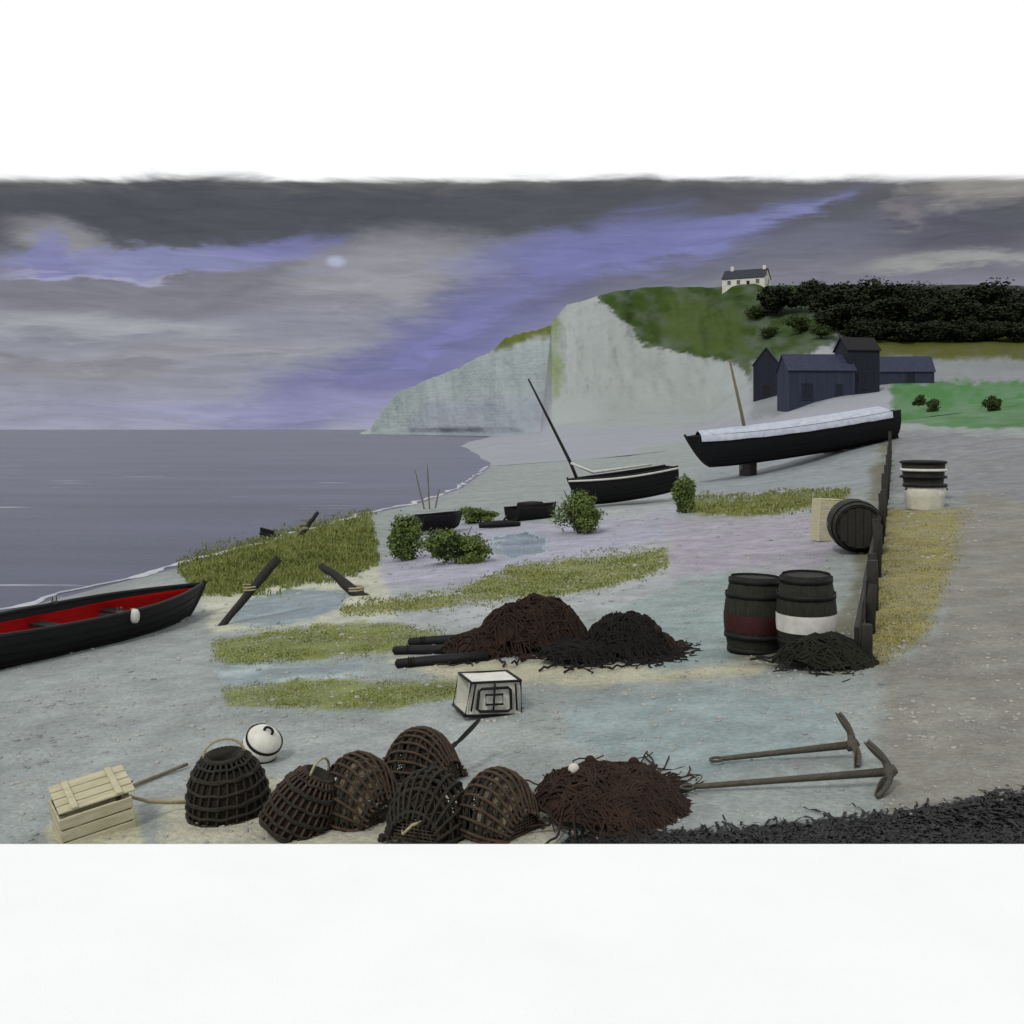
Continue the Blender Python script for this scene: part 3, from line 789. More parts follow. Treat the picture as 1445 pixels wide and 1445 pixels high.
for row, (Yb, X0, X1, step, sc) in enumerate(((441, 1178, 1480, 19, .95), (452, 1186, 1500, 23, 1.1), (464, 1182, 1500, 24, 1.1), (482, 1215, 1500, 26, .95))):
    X = X0
    while X < X1:
        p = hill(X, Yb + random.uniform(-4, 4))
        s = sc * random.uniform(.85, 1.15) * (1 if row < 2 else .8)
        s *= p.y / 290
        put(dark[k % 3], p - Vector((0, 0, .6)), random.uniform(0, 6.28), (s * 1.15, s * 1.15, s * (.60 if row == 0 else .74)),
            'dark leafy tree in the wood along the right hilltop', 'dark trees of the hilltop wood', 'tree')
        k += 1; X += step * random.uniform(.8, 1.2)
for k, (X, Yb, s, lab) in enumerate(((1062, 452, .8, 'leftmost dark bush on the open green slope below the house'), (1100, 446, 1.0, 'broad bush on the green slope directly right of the lone house'), (1128, 470, .95, 'bush on the green slope just above the gap between sheds'),
                                     (1146, 440, 1.0, 'tall bush at the left edge of the dark wood'), (1158, 478, .8, 'lowest bush at the left edge of the dark wood'), (1085, 478, .7, 'bush standing behind the roof of the navy shed'))):
    p = hill(X, Yb); s *= p.y / 290
    put((green[0], dark[1], green[1], dark[0], green[0], green[1])[k], p - Vector((0, 0, .4)), k * 1.3, (s, s, s * .8), lab, 'bushes on the open slope', 'bush')

# field bushes
for k, (X, Yb, w, h, lab) in enumerate(((1316, 582, 36, 28, 'dark round bush in the middle of the green field'), (1402, 580, 30, 26, 'dark bush at the right side of the green field'), (1296, 572, 20, 16, 'smallest dark bush at the left of the green field'))):
    p = P(X, Yb); kk = p.y / F
    t = thing('field_bush', lab, 'bush', p, (0, 0, 0), 'dark bushes in the green field')
    V, Fc = leaf_cloud(2500, (w * kk / 2 * .8, w * kk / 2 * .7, h * kk / 2 * .8), .10, 10, 300 + k)
    np_mesh('foliage', V, Fc, M['leaf_hill'], False, None, t)
    mb = MB()
    for i in range(5):
        a = i * 1.3; mb.tube([(0, 0, -.1), (math.cos(a) * .3, math.sin(a) * .3, h * kk * .6)], [.05, .02], 6)
    mb.build('stem', M['bark'], t, True)

# ------------------------------------------------------------------ buildings
def gable_house(root, w, dp, h, rise, wallm, roofm, over=.25, ridge='x'):
    """w along local x, dp along y, ridge along x"""
    mb = MB(); x, y = w / 2, dp / 2
    vs = [(-x, -y, -2.5), (x, -y, -2.5), (x, y, -2.5), (-x, y, -2.5), (-x, -y, h), (x, -y, h), (x, y, h), (-x, y, h), (-x, 0, h + rise), (x, 0, h + rise)]
    mb.add(vs, [(0, 1, 5, 4), (2, 3, 7, 6), (1, 2, 6, 9, 5), (3, 0, 4, 8, 7), (4, 5, 9, 8), (6, 7, 8, 9)])
    wl = mb.build('wall', wallm, root)
    mb = MB(); th = .14
    for s in (-1, 1):
        sl = rise / y; e = y + over
        a0 = (h + rise) - sl * e
        vs = []
        for xx_ in (-x - over, x + over):
            vs += [(xx_, 0, h + rise + .02), (xx_, s * e, a0 + .02), (xx_, s * e, a0 + .02 + th), (xx_, 0, h + rise + .02 + th)]
        mb.add(vs, [(0, 1, 2, 3), (7, 6, 5, 4), (0, 4, 5, 1), (1, 5, 6, 2), (2, 6, 7, 3), (3, 7, 4, 0)])
    rf = mb.build('roof', roofm, root)
    return wl, rf
def opening(root, name, x, y, z, w, h, framem, panem, face='y', door=False):
    f = MB(); t = .10
    def bx(mb, cx, cz, sx, sz, dy, sy=.08):
        if face == 'y': mb.box((x + cx, y - dy, z + cz), (sx, sy, sz))
        else: mb.box((x + dy, y + cx, z + cz), (sy, sx, sz))
    bx(f, -w / 2 - t / 2, 0, t, h + 2 * t, .04); bx(f, w / 2 + t / 2, 0, t, h + 2 * t, .04)
    bx(f, 0, h / 2 + t / 2, w, t, .04); bx(f, 0, -h / 2 - t / 2, w, t, .045, .12)
    if not door: bx(f, 0, 0, .06, h, .035, .06); bx(f, 0, 0, w, .06, .03, .05)
    o = f.build(name, framem, root)
    g = MB(); bx(g, 0, 0, w, h, .015, .03); g.build('leaf' if door else 'pane', panem, o)
    return o
# lone house on the hilltop
p = hill(1052, 401, 330)
sc = 343 / F
t = thing('house', 'lone white house with dark roof on the hilltop', 'house', (p.x, p.y + 4, p.z - 1.1), (0, 0, math.radians(-28)))
wl, rf = gable_house(t, 13.5, 7.2, 3.2, 2.9, M['render'], M['roof_dark'])
MB().box((-4.5, 0, 6.6), (1.0, .8, 1.6), bev=.04).build('chimney', M['render'], rf); MB().box((5.8, 0, 6.5), (1.0, .8, 1.4), bev=.04).build('chimney', M['render'], rf)
for x in (-4.5, -1.5, 4.6): opening(t, 'window', x, -3.6, 1.9, 1.0, 1.2, M['white'], M['glass'])
opening(t, 'door', 1.6, -3.6, 1.15, 1.0, 2.1, M['white'], M['navy'], door=True)
opening(t, 'window', 6.75, 1.2, 2.2, 1.0, 1.2, M['white'], M['glass'], 'x'); opening(t, 'window', 6.75, -1.4, 4.3, .9, 1.0, M['white'], M['glass'], 'x')
# sheds above the beach
def shed(label, X0, X1, Yb, Yt, d, wallm, roofm, rz, dp, risef, doors, group='dark sheds above the beach'):
    p = hill((X0 + X1) / 2, Yb, 97); d = p.y
    k = d / F; w = (X1 - X0) * k; h = (Yb - Yt) * k; p = Vector((p.x, p.y + dp / 2, p.z))
    t = thing('shed', label, 'shed', p, (0, 0, rz), group)
    wl, rf = gable_house(t, w, dp, h * (1 - risef), h * risef, wallm, roofm, .2)
    for (kind, fx, fz, ww, hh) in doors:
        opening(t, kind, fx * w, -dp / 2, fz * h, ww, hh, M['white'] if kind == 'window' else M['slate'], M['glass'] if kind == 'window' else M['navy'], door=(kind == 'door'))
    return t, w, h
t, w, h = shed('tall narrow navy shed with steep gable at the left end of the sheds', 1062, 1112, 560, 492, 132, M['navy'], M['navy'], math.radians(72), 4.6, .34, [])
opening(t, 'door', 0, 0, 0, .01, .01, M['navy'], M['navy'], door=True) if False else None
opening(t, 'door', -w / 2 - .0, 0, 1.1, 1.6, 2.2, M['slate'], M['tar'], 'x', True).location = (-.08, 0, 0)
t, w, h = shed('long slate blue shed between the narrow navy shed and the black hut', 1110, 1206, 566, 500, 130, M['slate'], M['slate_roof'], math.radians(4), 5, .34, [('door', -.22, .20, 1.5, 2.1), ('door', .26, .20, .9, 1.9)])
t, w, h = shed('low shed with violet blue roof at the right end of the sheds', 1226, 1318, 541, 503, 134, M['slate'], M['slate_roof'], math.radians(-6), 5, .55, [('door', .15, .22, 1.3, 1.6)])
t, w, h = shed('small black upright hut between the two blue roofed sheds', 1192, 1240, 556, 476, 136, M['navy'], M['tar'], math.radians(10), 4, .22, [('door', 0, .25, 1.2, 2.2)])
# ------------------------------------------------------------------ timber groyne running up the beach
pa = P(1222, 936); pb = P(1256, 640)
gt = thing('groyne', 'low weathered timber groyne running from the barrels towards the sheds', 'groyne', pa)
N = 26
mbp = MB()
prev = None
for i in range(N):
    u = i / (N - 1)
    x = pa.x + (pb.x - pa.x) * u; y = pa.y + (pb.y - pa.y) * u; z = float(zb(x, y))
    hgt = random.uniform(.5, .85) * (.55 + .65 * min(1, u * 4)); r = .05 + .025 * random.random()
    tl = Vector((random.uniform(-.05, .05), random.uniform(-.05, .05), 0))
    b0 = Vector((x, y, z - .2)) - pa
    mb = MB(); mb.tube([b0, b0 + tl * .5 + Vector((0, 0, hgt * .6 + .2)), b0 + tl + Vector((0, 0, hgt + .2))], [r, r * .95, r * .85], 9)
    mb.build('post', M['darkwood'], gt, True)
    cur = Vector((x, y, z)) - pa
    if prev is not None:
        for q in range(2):
            c = (prev + cur) / 2; v = cur - prev
            pl = MB(); pl.box(c + Vector((-.09, 0, .10 + q * .17)), (v.length * 1.01, .045, .155), (random.uniform(-.05, .05), -math.asin(v.z / v.length), math.atan2(v.y, v.x)), bev=.008)
            pl.build('plank', M['darkwood'], gt)
    prev = cur

# ------------------------------------------------------------------ barrels, drum, basket
def barrel(label, X, Yb, wpx, hpx, band=None, tilt=(0, 0, 0), group=None, openf=False, dy=0):
    p = P(X, Yb); k = p.y / F; R = wpx * k / 2; H = hpx * k
    t = thing('barrel', label, 'barrel', (p.x, p.y + R, float(zb(p.x, p.y + R)) - .03), tilt, group)
    n = 40
    prof = [(R * (.80 + .20 * math.sin(PI * u)), H * u) for u in np.linspace(0, 1, 15)]
    mb = MB(); vs = []; fs = []
    for (r, z) in prof:
        for j in range(n):
            th = 2 * PI * j / n; rr = r * (1 - (.022 if j % 4 == 0 else 0))
            vs.append((rr * math.cos(th), rr * math.sin(th), z))
    for i in range(len(prof) - 1):
        for j in range(n):
            fs.append((i * n + j, i * n + (j + 1) % n, (i + 1) * n + (j + 1) % n, (i + 1) * n + j))
    mb.add(vs, fs); mb.lathe([(0, .02), (R * .80, .02)], n, cap=False)
    mb.build('staves', M['barrel'], t, True)
    if not openf:
        mb = MB(); mb.lathe([(0, H - .035), (R * .78, H - .035)], n, cap=False)
        for q in range(-2, 3): mb.box((q * R * .28, 0, H - .028), (R * .25, 2 * R * .74 * math.sqrt(max(.05, 1 - (q * .36) ** 2)), .014))
        mb.build('lid', M['darkwood'], t)
    for u in (.06, .24, .76, .94):
        r = R * (.80 + .20 * math.sin(PI * u)) + .006; zc = H * u; hh = H * .03
        MB().lathe([(r, zc - hh), (r + .006, zc - hh), (r + .006, zc + hh), (r, zc + hh)], n, cap=False).build('hoop', M['hoop'], t, True)
    if band:
        u0, u1, m = band
        pr = [(R * (.80 + .20 * math.sin(PI * u)) + .003, H * u) for u in np.linspace(u0, u1, 6)]
        MB().lathe(pr, n, cap=False).build('painted_band', m, t, True)
    return t
barrel('dark barrel with a maroon painted band left of the white banded one', 1073, 926, 88, 112, (.30, .52, M['maroon']), (0, .03, .4), 'two barrels at the foot of the groyne')
barrel('dark barrel with a white painted band beside the groyne', 1150, 936, 86, 126, (.36, .56, M['white']), (0, -.04, 1.1), 'two barrels at the foot of the groyne')
# barrel lying on its side, end towards the viewer
p = P(1200, 772); k = p.y / F; R = 36 * k
t = barrel('dark barrel lying on its side with its round end facing out', 1200, 772, 72, 95)
t.location = (p.x, p.y, p.z + R * .98); t.rotation_euler = (math.radians(90), 0, math.radians(-10))
p = P(1168, 764)
t = thing('fish_box', 'pale fish box standing on end behind the lying barrel', 'box', (p.x, p.y + .15, p.z), (0, .05, .3))
kk = p.y / F; bw, bh = 34 * kk, 58 * kk
for q in range(4): MB().box((0, -.16, bh * (.125 + .25 * q)), (bw, .02, bh * .235), bev=.004).build('slat', M['palewood'], t)
for s in (-1, 1): MB().box((s * (bw / 2 + .012), -.02, bh / 2), (.02, .30, bh), bev=.004).build('side_board', M['palewood'], t)
MB().box((0, -.02, bh + .011), (bw + .04, .30, .02), bev=.004).build('end_board', M['palewood'], t)

# white drum and the dark rimmed basket behind it
p = P(1316, 719); k = p.y / F; R = 29 * k; H = 34 * k
t = thing('tub', 'pale round tub with dark rim on the grey ground right of the groyne', 'tub', (p.x, p.y + R, p.z - .02))
MB().lathe([(R * .86, 0), (R * .93, H * .5), (R, H), (R * .95, H), (R * .89, H * .5), (R * .82, .05), (0, .05)], 36, cap=False).build('body', M['tin'], t, True)
MB().lathe([(R * 1.0, H - .03), (R * 1.05, H - .03), (R * 1.05, H + .04), (R * .94, H + .04), (R * .94, H - .03)], 36, cap=False).build('rim', M['hoop'], t, True)
MB().lathe([(0, H * .80), (R * .935, H * .80)], 36, cap=False).build('rain_water', M['tin'], t)
MB().tube([(R * 1.04 * math.cos(a), -.2 * R, H * .8 + R * 1.0 * math.sin(a) * .35) for a in np.linspace(PI, 0, 16)], .018, 6).build('handle', M['hoop'], t, True)
p2 = W(1305, 690, p.y + 1.9); g2 = G(p2.x, p.y + 2.0)
R2 = 30 * g2.y / F; H2 = max(.3, (CZ - (652 - HY) / F * g2.y) - g2.z)
t = thing('basket', 'dark rimmed round basket standing behind the pale tub', 'basket', g2)
MB().lathe([(R2 * .8, 0), (R2 * .9, H2 * .5), (R2 * .98, H2), (R2 * .92, H2), (R2 * .84, H2 * .5), (R2 * .74, .05), (0, .05)], 30, cap=False).build('body', M['wicker2'], t, True)
for zz, m in ((H2, M['hoop']), (H2 * .8, M['float']), (H2 * .62, M['hoop'])):
    MB().tube([(R2 * 1.0 * math.cos(a), R2 * 1.0 * math.sin(a), zz) for a in np.linspace(0, 2 * PI, 33)[:-1]], R2 * .07, 7, closed=True).build('rim', m, t, True)

# ------------------------------------------------------------------ heaps of net
def net_heap(name, label, loc, rx, ry, h, m, seed, n=170, r=.009, rz=0, frac=1.0, part='strands'):
    t = thing(name, label, 'net', loc, (0, 0, rz))
    def hz(x, y):
        q = math.sqrt((x / rx) ** 2 + (y / ry) ** 2)
        if q >= 1: return -.02
        nn = float(fbm(x / rx * 2.2 + seed, y / ry * 2.2, seed, 4))
        return h * (1 - q ** 3.4) * (.50 + .75 * nn)
    nx, ny = 54, 40; vs = []; fs = []
    for i in range(ny + 1):
        for j in range(nx + 1):
            a = 2 * PI * j / nx; q = i / ny
            wob = 1 + .22 * (float(fbm(math.cos(a) * 1.6 + 5, math.sin(a) * 1.6 + seed, seed, 3)) - .5)
            x = rx * q * math.cos(a) * wob; y = ry * q * math.sin(a) * wob
            vs.append((x, y, hz(x / 1.12, y / 1.12)))
    for i in range(ny):
        for j in range(nx):
            b = i * (nx + 1) + j; fs.append((b, b + nx + 1, b + nx + 2, b + 1))
    MB().add(vs, fs).build('mass', m, t, True)
    rr = random.Random(seed); mb = MB()
    for i in range(int(n * 1.6)):
        a = rr.uniform(0, 2 * PI); q = math.sqrt(rr.random()) * 1.08; x = rx * q * math.cos(a); y = ry * q * math.sin(a)
        th = rr.gauss(0, .55); pts = []
        for s in range(rr.randint(6, 13)):
            pts.append((x, y, max(hz(x / 1.12, y / 1.12), 0) + r * .9 + rr.uniform(0, .03 * h / .3)))
            th += rr.gauss(0, .32); st = .07 * rx / .5
            x += math.cos(th) * st; y += math.sin(th) * st * ry / rx * 1.2
        mb.tube(pts, r * rr.uniform(.6, 1.4), 5)
    mb.build(part, m, t, True)
    # corks threaded on the head rope
    return t, hz
def on_net(t, hz, fx, fy, rx, ry, m, rad, name):
    x, y = fx * rx, fy * ry
    MB().lathe([(0, -rad * .8), (rad * .6, -rad * .7), (rad, -rad * .2), (rad, rad * .2), (rad * .6, rad * .7), (0, rad * .8)], 14, (x, y, hz(x, y) + rad * .9), (1.2, .4, 0)).build(name, m, t, True)
p = P(752, 922); k = p.y / F
t, hz = net_heap('fishing_net', 'tall brown heap of fishing net in the middle of the beach', (p.x, p.y + .25, p.z), 78 * k, .42, 74 * k, M['brown_net'], 5, 240)
p = P(885, 928); k = p.y / F
t, hz = net_heap('fishing_net', 'black bundle of fishing net right of the tall brown heap', (p.x, p.y + .2, p.z), 58 * k, .34, 52 * k, M['black_net'], 6, 170)
on_net(t, hz, .75, -.2, 58 * k, .34, M['brown_net2'], .06, 'cork')
p = P(812, 936); k = p.y / F
t, hz = net_heap('fishing_net', 'low dark bundle of net in front between brown heap and black bundle', (p.x, p.y + .05, p.z), 52 * k, .22, 30 * k, M['black_net'], 8, 110)
p = P(930, 915); k = p.y / F
t, hz = net_heap('fishing_net', 'small russet scrap of net beside the black bundle', (p.x, p.y + .1, p.z), 24 * k, .18, 18 * k, M['brown_net2'], 9, 60)
p = P(655, 932); k = p.y / F
t, hz = net_heap('fishing_net', 'flat brown tail of net lying over three black spars', (p.x + .2, p.y + .25, p.z), 60 * k, .32, 34 * k, M['brown_net'], 10, 110)
for k_, (X0, Y0, X1, Y1, lab) in enumerate(((578, 906, 700, 898, 'black spar farthest back of the three under the net'), (557, 918, 700, 916, 'black spar in the middle of the three under the net'), (560, 937, 690, 926, 'black spar nearest of the three under the net'))):
    p0 = P(X0, Y0 + 6); p1 = P(X1, Y1 + 6); v = p1 - p0
    t = thing('spar', lab, 'spar', p0 + Vector((0, 0, .05)), (0, 0, 0), 'black spars under the brown net')
    mb = MB(); mb.tube([v * -.02, v * .0, v * .3, v * .7, v], [.02, .05, .056, .055, .05], 10); mb.build('shaft', M['tar'], t, True)
    MB().tube([v * .12 + Vector((0, .06 * math.cos(a), .06 * math.sin(a))) + Vector((.004 * a, 0, 0)) for a in np.linspace(0, 6 * PI, 40)], .007, 5).build('whipping', M['black_net'], t, True)
p = P(862, 1168); k = p.y / F
t, hz = net_heap('fishing_net', 'long red brown net spread in the foreground left of the anchors', (p.x, p.y + .33, p.z), 108 * k, .42, 62 * k, M['brown_net2'], 12, 330, .0065)
on_net(t, hz, -.45, -.1, 108 * k, .42, M['white'], .035, 'cork')
for a_, b_ in ((-.2, .3), (.1, -.3), (.4, .2)): on_net(t, hz, a_, b_, 108 * k, .42, M['brown_net'], .035, 'cork')

p = P(1176, 948); k = p.y / F
t, hz = net_heap('weed_heap', 'low black heap of weedy rope around the foot of the barrels', (p.x, p.y + .30, p.z - .02), 70 * k, .30, 42 * k, M['weed_rope'], 14, 150)
t['category'] = 'heap'
# wire trap in the middle
p = P(686, 1014); k = p.y / F; w = 84 * k; h = 52 * k
t = thing('wire_trap', 'pale square trap with black bars in front of the brown heap', 'trap', (p.x, p.y + .22, p.z), (0, .06, math.radians(18)))
dp = .40
fr = MB()
for y in (-dp / 2, dp / 2):
    fr.tube([(-w / 2, y, .02), (w / 2, y, .02), (w / 2 * .9, y, h), (-w / 2 * .85, y, h * .95)], .013, 7, closed=True)
for x, z in ((-w / 2, .02), (w / 2, .02), (w / 2 * .9, h), (-w / 2 * .85, h * .95)): fr.tube([(x, -dp / 2, z), (x, dp / 2, z)], .013, 7)
fr.build('frame', M['hoop'], t, True)
ring = MB(); ring.tube([(x * .30 * w, -dp / 2 - .012, h * .5 + h * .32 * z) for x, z in ((-1, -.8), (-.8, -1), (.8, -1), (1, -.8), (.9, .8), (.75, 1), (-.8, .9), (-.95, .7))], .013, 7, closed=True)
ring.tube([(x * .15 * w, -dp / 2 - .012, h * .5 + h * .14 * z) for x, z in ((-1, -1), (1, -.9), (.9, 1), (-1.1, .9))], .011, 7, closed=True)
for q in (-1.35, -.05, 1.35): ring.tube([(.30 * w * q, -dp / 2 - .012, .06), (.26 * w * q, -dp / 2 - .012, h * .93)], .009, 6)
ring.build('entrance', M['hoop'], t, True)
pn = MB()
pn.box((0, -dp / 2 + .02, h * .5), (w * .90, .008, h * .92)); pn.box((0, dp / 2 - .02, h * .5), (w * .90, .008, h * .92)); pn.box((0, 0, .03), (w * .94, dp * .94, .008)); pn.box((0, 0, h * .95), (w * .84, dp * .94, .008), (0, -.05, 0))
pn.build('canvas_panel', M['float'], t)

# ------------------------------------------------------------------ lobster pots in the foreground
def inkwell_pot(label, X, Yb, wpx, hpx, rot, m, group):
    p = P(X, min(Yb, 1186)); k = p.y / F; R = wpx * k / 2; H = hpx * k
    t = thing('lobster_pot', label, 'lobster pot', (p.x, p.y + R * .8, float(zb(p.x, p.y + R * .8)) - .01), rot, group)
    prof = lambda u: (R * (math.sqrt(max(0, 1 - (u * .96) ** 2.4)) * .96 + .02), H * u)
    rb = MB()
    for j in range(26):
        th = 2 * PI * j / 26; tw = .18
        rb.tube([((prof(u)[0]) * math.cos(th + tw * u), prof(u)[0] * math.sin(th + tw * u), prof(u)[1] * .9 + .02) for u in np.linspace(0, .96, 9)], .0095, 5)
    rb.build('withies', m, t, True)
    MB().lathe([(prof(u)[0] - .016, prof(u)[1] * .9 + .02) for u in np.linspace(0, .80, 10)], 30, cap=False).build('inner_net', M['lining'], t, True)
    hp = MB()
    for u in (.0, .03, .16, .32, .34, .52, .70, .72, .86):
        r, z = prof(u); 
        hp.tube([((r + .006 + .004 * math.sin(13 * a)) * math.cos(a), (r + .006 + .004 * math.sin(13 * a)) * math.sin(a), z * .9 + .02 + .004 * math.sin(9 * a + u * 50)) for a in np.linspace(0, 2 * PI, 49)[:-1]], .0105, 6, closed=True)
    hp.build('bands', M['wicker2'], t, True)
    mo = MB(); r = prof(.93)[0]
    mo.lathe([(r * 1.0, H * .86), (r * 1.05, H * .90), (r * .85, H * .92), (r * .6, H * .80), (r * .45, H * .55), (r * .40, H * .42)], 22, cap=False)
    mo.build('funnel', M['wicker2'], t, True)
    fl = MB(); 
    for j in range(9):
        x = -R + 2 * R * (j + .5) / 9; yl = math.sqrt(max(0, R * R * .9 - x * x))
        if yl > .02: fl.tube([(x, -yl, .015), (x, yl, .015)], .011, 5)
    fl.build('floor', m, t, True)
    mb = MB(); mb.tube([(r * math.cos(a), r * math.sin(a) * .2, H * .9 + .10 * math.sin(a)) for a in np.linspace(0, PI, 12)], .009, 5); mb.build('rope_handle', M['rope'], t, True)
    return t
def creel(label, X, Yb, lpx, hpx, rz, m, group, tilt=0, dy=0, roll=0, lining=None):
    p = P(X, min(Yb, 1186)); k = p.y / F; Lc = lpx * k; H = hpx * k; Wd = H * 1.35
    z = float(zb(p.x, p.y + .2))
    if Yb > 1186: dy -= .12
    t = thing('lobster_creel', label, 'lobster pot', (p.x, p.y + .22 + dy, z), (roll, tilt, rz), group)
    fx_ = lambda x: 1 - .62 * min(1, abs(2 * x / Lc)) ** 2.6
    arc = lambda a, e=0, x=0: ((Wd / 2 * (.35 + .65 * fx_(x)) + e) * math.cos(a), (H * fx_(x) + e) * math.sin(a) ** .95)
    bs = MB()
    for y in (-Wd / 2 + .02, 0, Wd / 2 - .02): bs.box((0, y, .02), (Lc, .04, .03), bev=.006)
    for x in np.linspace(-Lc / 2 + .03, Lc / 2 - .03, 7): bs.box((x, 0, .041), (.035, Wd, .012), bev=.003)
    bs.build('base', m, t)
    for x in np.linspace(-Lc / 2 + .02, Lc / 2 - .02, 7):
        MB().tube([(x, arc(a, 0, x)[0], arc(a, 0, x)[1] + .03) for a in np.linspace(0.0, PI, 19)], .013, 7).build('hoop', M['wicker2'], t, True)
    sl = MB()
    for a in np.linspace(.06, PI - .06, 15):
        lp = [(x, arc(a, .016, x)[0] + random.uniform(-.004, .004), arc(a, .016, x)[1] + .03) for x in np.linspace(-Lc / 2, Lc / 2, 9)]
        e0, e1 = random.uniform(.0, .03), random.uniform(.0, .03); sl.tube([(lp[0][0] - e0, lp[0][1], lp[0][2])] + lp + [(lp[-1][0] + e1, lp[-1][1], lp[-1][2])], .0095, 6)
    sl.build('laths', m, t)
    # twine net over the shell and the ends: crossed diagonals
    nt = MB()
    for s in (-1, 1):
        for q in np.arange(-3.2, 6.4, .42):
            pts = []
            for a in np.linspace(.05, PI - .05, 16):
                x = -Lc / 2 + (q + s * (a - PI / 2) * .9) / 3.2 * Lc
                if -Lc / 2 <= x <= Lc / 2: pts.append((x, arc(a, -.006, x)[0], arc(a, -.006, x)[1] + .03))
            if len(pts) > 1: nt.tube(pts, .0035, 4, caps=False)
    for e in (-Lc / 2 + .015, Lc / 2 - .015):
        for q in np.linspace(-.9, .9, 9):
            y = q * Wd / 2 * .59; hh = H * .38 * math.sqrt(max(0, 1 - q * q)) ** .85
            nt.tube([(e, y, .03), (e, y * .75, .03 + hh * .97)], .0045, 4)
        for zz in np.linspace(.15, .9, 6):
            yw = Wd / 2 * .59 * math.sqrt(max(0, 1 - zz ** 2.35)); nt.tube([(e, -yw, zz * H * .38 + .03), (e, yw, zz * H * .38 + .03)], .0045, 4)
    nt.build('netting', M['netting'], t, True)
    ln = MB(); vs = []; av = np.linspace(.12, PI - .12, 18); xs_ = np.linspace(-Lc / 2 + .04, Lc / 2 - .04, 14)
    for x in xs_:
        sag = .012 * math.cos(x / Lc * 4 * PI)
        for a in av: vs.append((x, arc(a, -.022 + sag, x)[0], arc(a, -.022 + sag, x)[1] + .03))
    fs = [(i * 18 + j, i * 18 + j + 1, i * 18 + j + 19, i * 18 + j + 18) for i in range(13) for j in range(17) if not (4 <= i <= 5 and 9 <= j) and not (i == 9 and j < 6)]
    ln.add(vs, fs).build('inner_net', lining or M['lining'], t, True)
    ey = MB(); 
    for s in (-1,):
        ey.tube([(Lc * .1 + .07 * math.cos(a), s * (Wd / 2 - .05), H * .45 + .07 * math.sin(a)) for a in np.linspace(0, 2 * PI, 17)[:-1]], .008, 5, closed=True)
    ey.build('entrance_ring', M['wicker2'], t, True)
    MB().tube([(-Lc / 2, -.05, H * .38 + .03), (-Lc / 2 - .05, -.02, H * .45), (-Lc / 2 - .07, .03, H * .3), (-Lc / 2 - .02, .06, H * .3)], .009, 5).build('rope_handle', M['rope'], t, True)
    return t
GP = 'lobster pots heaped in the foreground'
inkwell_pot('leftmost round wicker pot, the darkest, below the white float', 312, 1162, 118, 98, (.12, -.10, .3), M['wicker2'], GP)
inkwell_pot('round wicker pot tipped forward, second from the left', 402, 1188, 100, 104, (.42, .18, 1.2), M['wicker'], GP)
creel('slatted creel lying slantwise in the middle of the heap', 498, 1168, 104, 84, math.radians(-38), M['wicker'], GP, .10, 0, .1, M['pale_lining'])
creel('slatted creel standing farthest back in the heap', 590, 1126, 104, 70, math.radians(-28), M['wicker'], GP, -.05, .10)
creel('nearest dark creel showing its arched netted end', 606, 1198, 110, 84, math.radians(68), M['wicker2'], GP, .0, 0)
creel('rightmost creel with pale gaps next to the red brown net', 700, 1196, 104, 80, math.radians(-40), M['wicker'], GP, .06, .08, 0, M['pale_lining'])
# white float
p = P(370, 1074); R = 27 * p.y / F
t = thing('float', 'white round float with dark bands behind the leftmost pots', 'float', (p.x, p.y, p.z + R * .9), (.5, .5, 0))
MB().lathe([(R * math.sin(a), -R * math.cos(a)) for a in np.linspace(0.001, PI - .001, 22)], 28, cap=False).build('ball', M['float'], t, True)
for u in (-.35, .35):
    r = R * math.sqrt(1 - u * u) + .003
    MB().lathe([(r - .004, R * u - .012), (r + .004, R * u - .012), (r + .004, R * u + .012), (r - .004, R * u + .012)], 28, cap=False).build('band', M['black_net'], t, True)
MB().tube([(.035 * math.cos(a), 0, R + .01 + .035 * math.sin(a)) for a in np.linspace(0, 2 * PI, 17)[:-1]], .011, 6, closed=True).build('eye', M['hoop'], t, True)
# oar resting on the creels, and a boat hook on the sand
p0 = P(536, 1160) + Vector((0, -.05, .04)); p1 = P(676, 1078) + Vector((0, 0, .32)); v = p1 - p0
t = thing('oar', 'dark oar resting slantwise over the creels', 'oar', p0)
MB().tube([v * u for u in np.linspace(0, .74, 6)], .017, 8).build('shaft', M['darkwood'], t, True)
mb = MB(); d = v.normalized(); sd = d.cross(Vector((0, 1, .5))).normalized(); th = d.cross(sd)
ring = []
for u, w_ in ((.70, .017), (.76, .04), (.84, .06), (.94, .062), (1.0, .045)):
    c = v * u; ring.append([c + sd * w_ + th * .002, c + th * .010, c - sd * w_ + th * .002, c - th * .010])
vs = [q for r_ in ring for q in r_]; fs = []
for i in range(4):
    for j in range(4): fs.append((i * 4 + j, i * 4 + (j + 1) % 4, i * 4 + 4 + (j + 1) % 4, i * 4 + 4 + j))
fs += [(3, 2, 1, 0), (16, 17, 18, 19)]
mb.add(vs, fs).build('blade', M['darkwood'], t, True)
p0 = P(186, 1114) + Vector((0, 0, .025)); p1 = P(264, 1084) + Vector((0, 0, .03)); v = p1 - p0
t = thing('boat_hook', 'grey boat hook lying between the crate and the leftmost pot', 'boat hook', p0)
MB().tube([v * u for u in np.linspace(0, 1, 6)], .014, 8).build('shaft', M['wood'], t, True)
MB().tube([v * 0, v * -.06, v * -.10 + Vector((0, .04, .01)), v * -.05 + Vector((0, .08, .02))], [.016, .012, .01, .006], 7).build('hook', M['iron'], t, True)
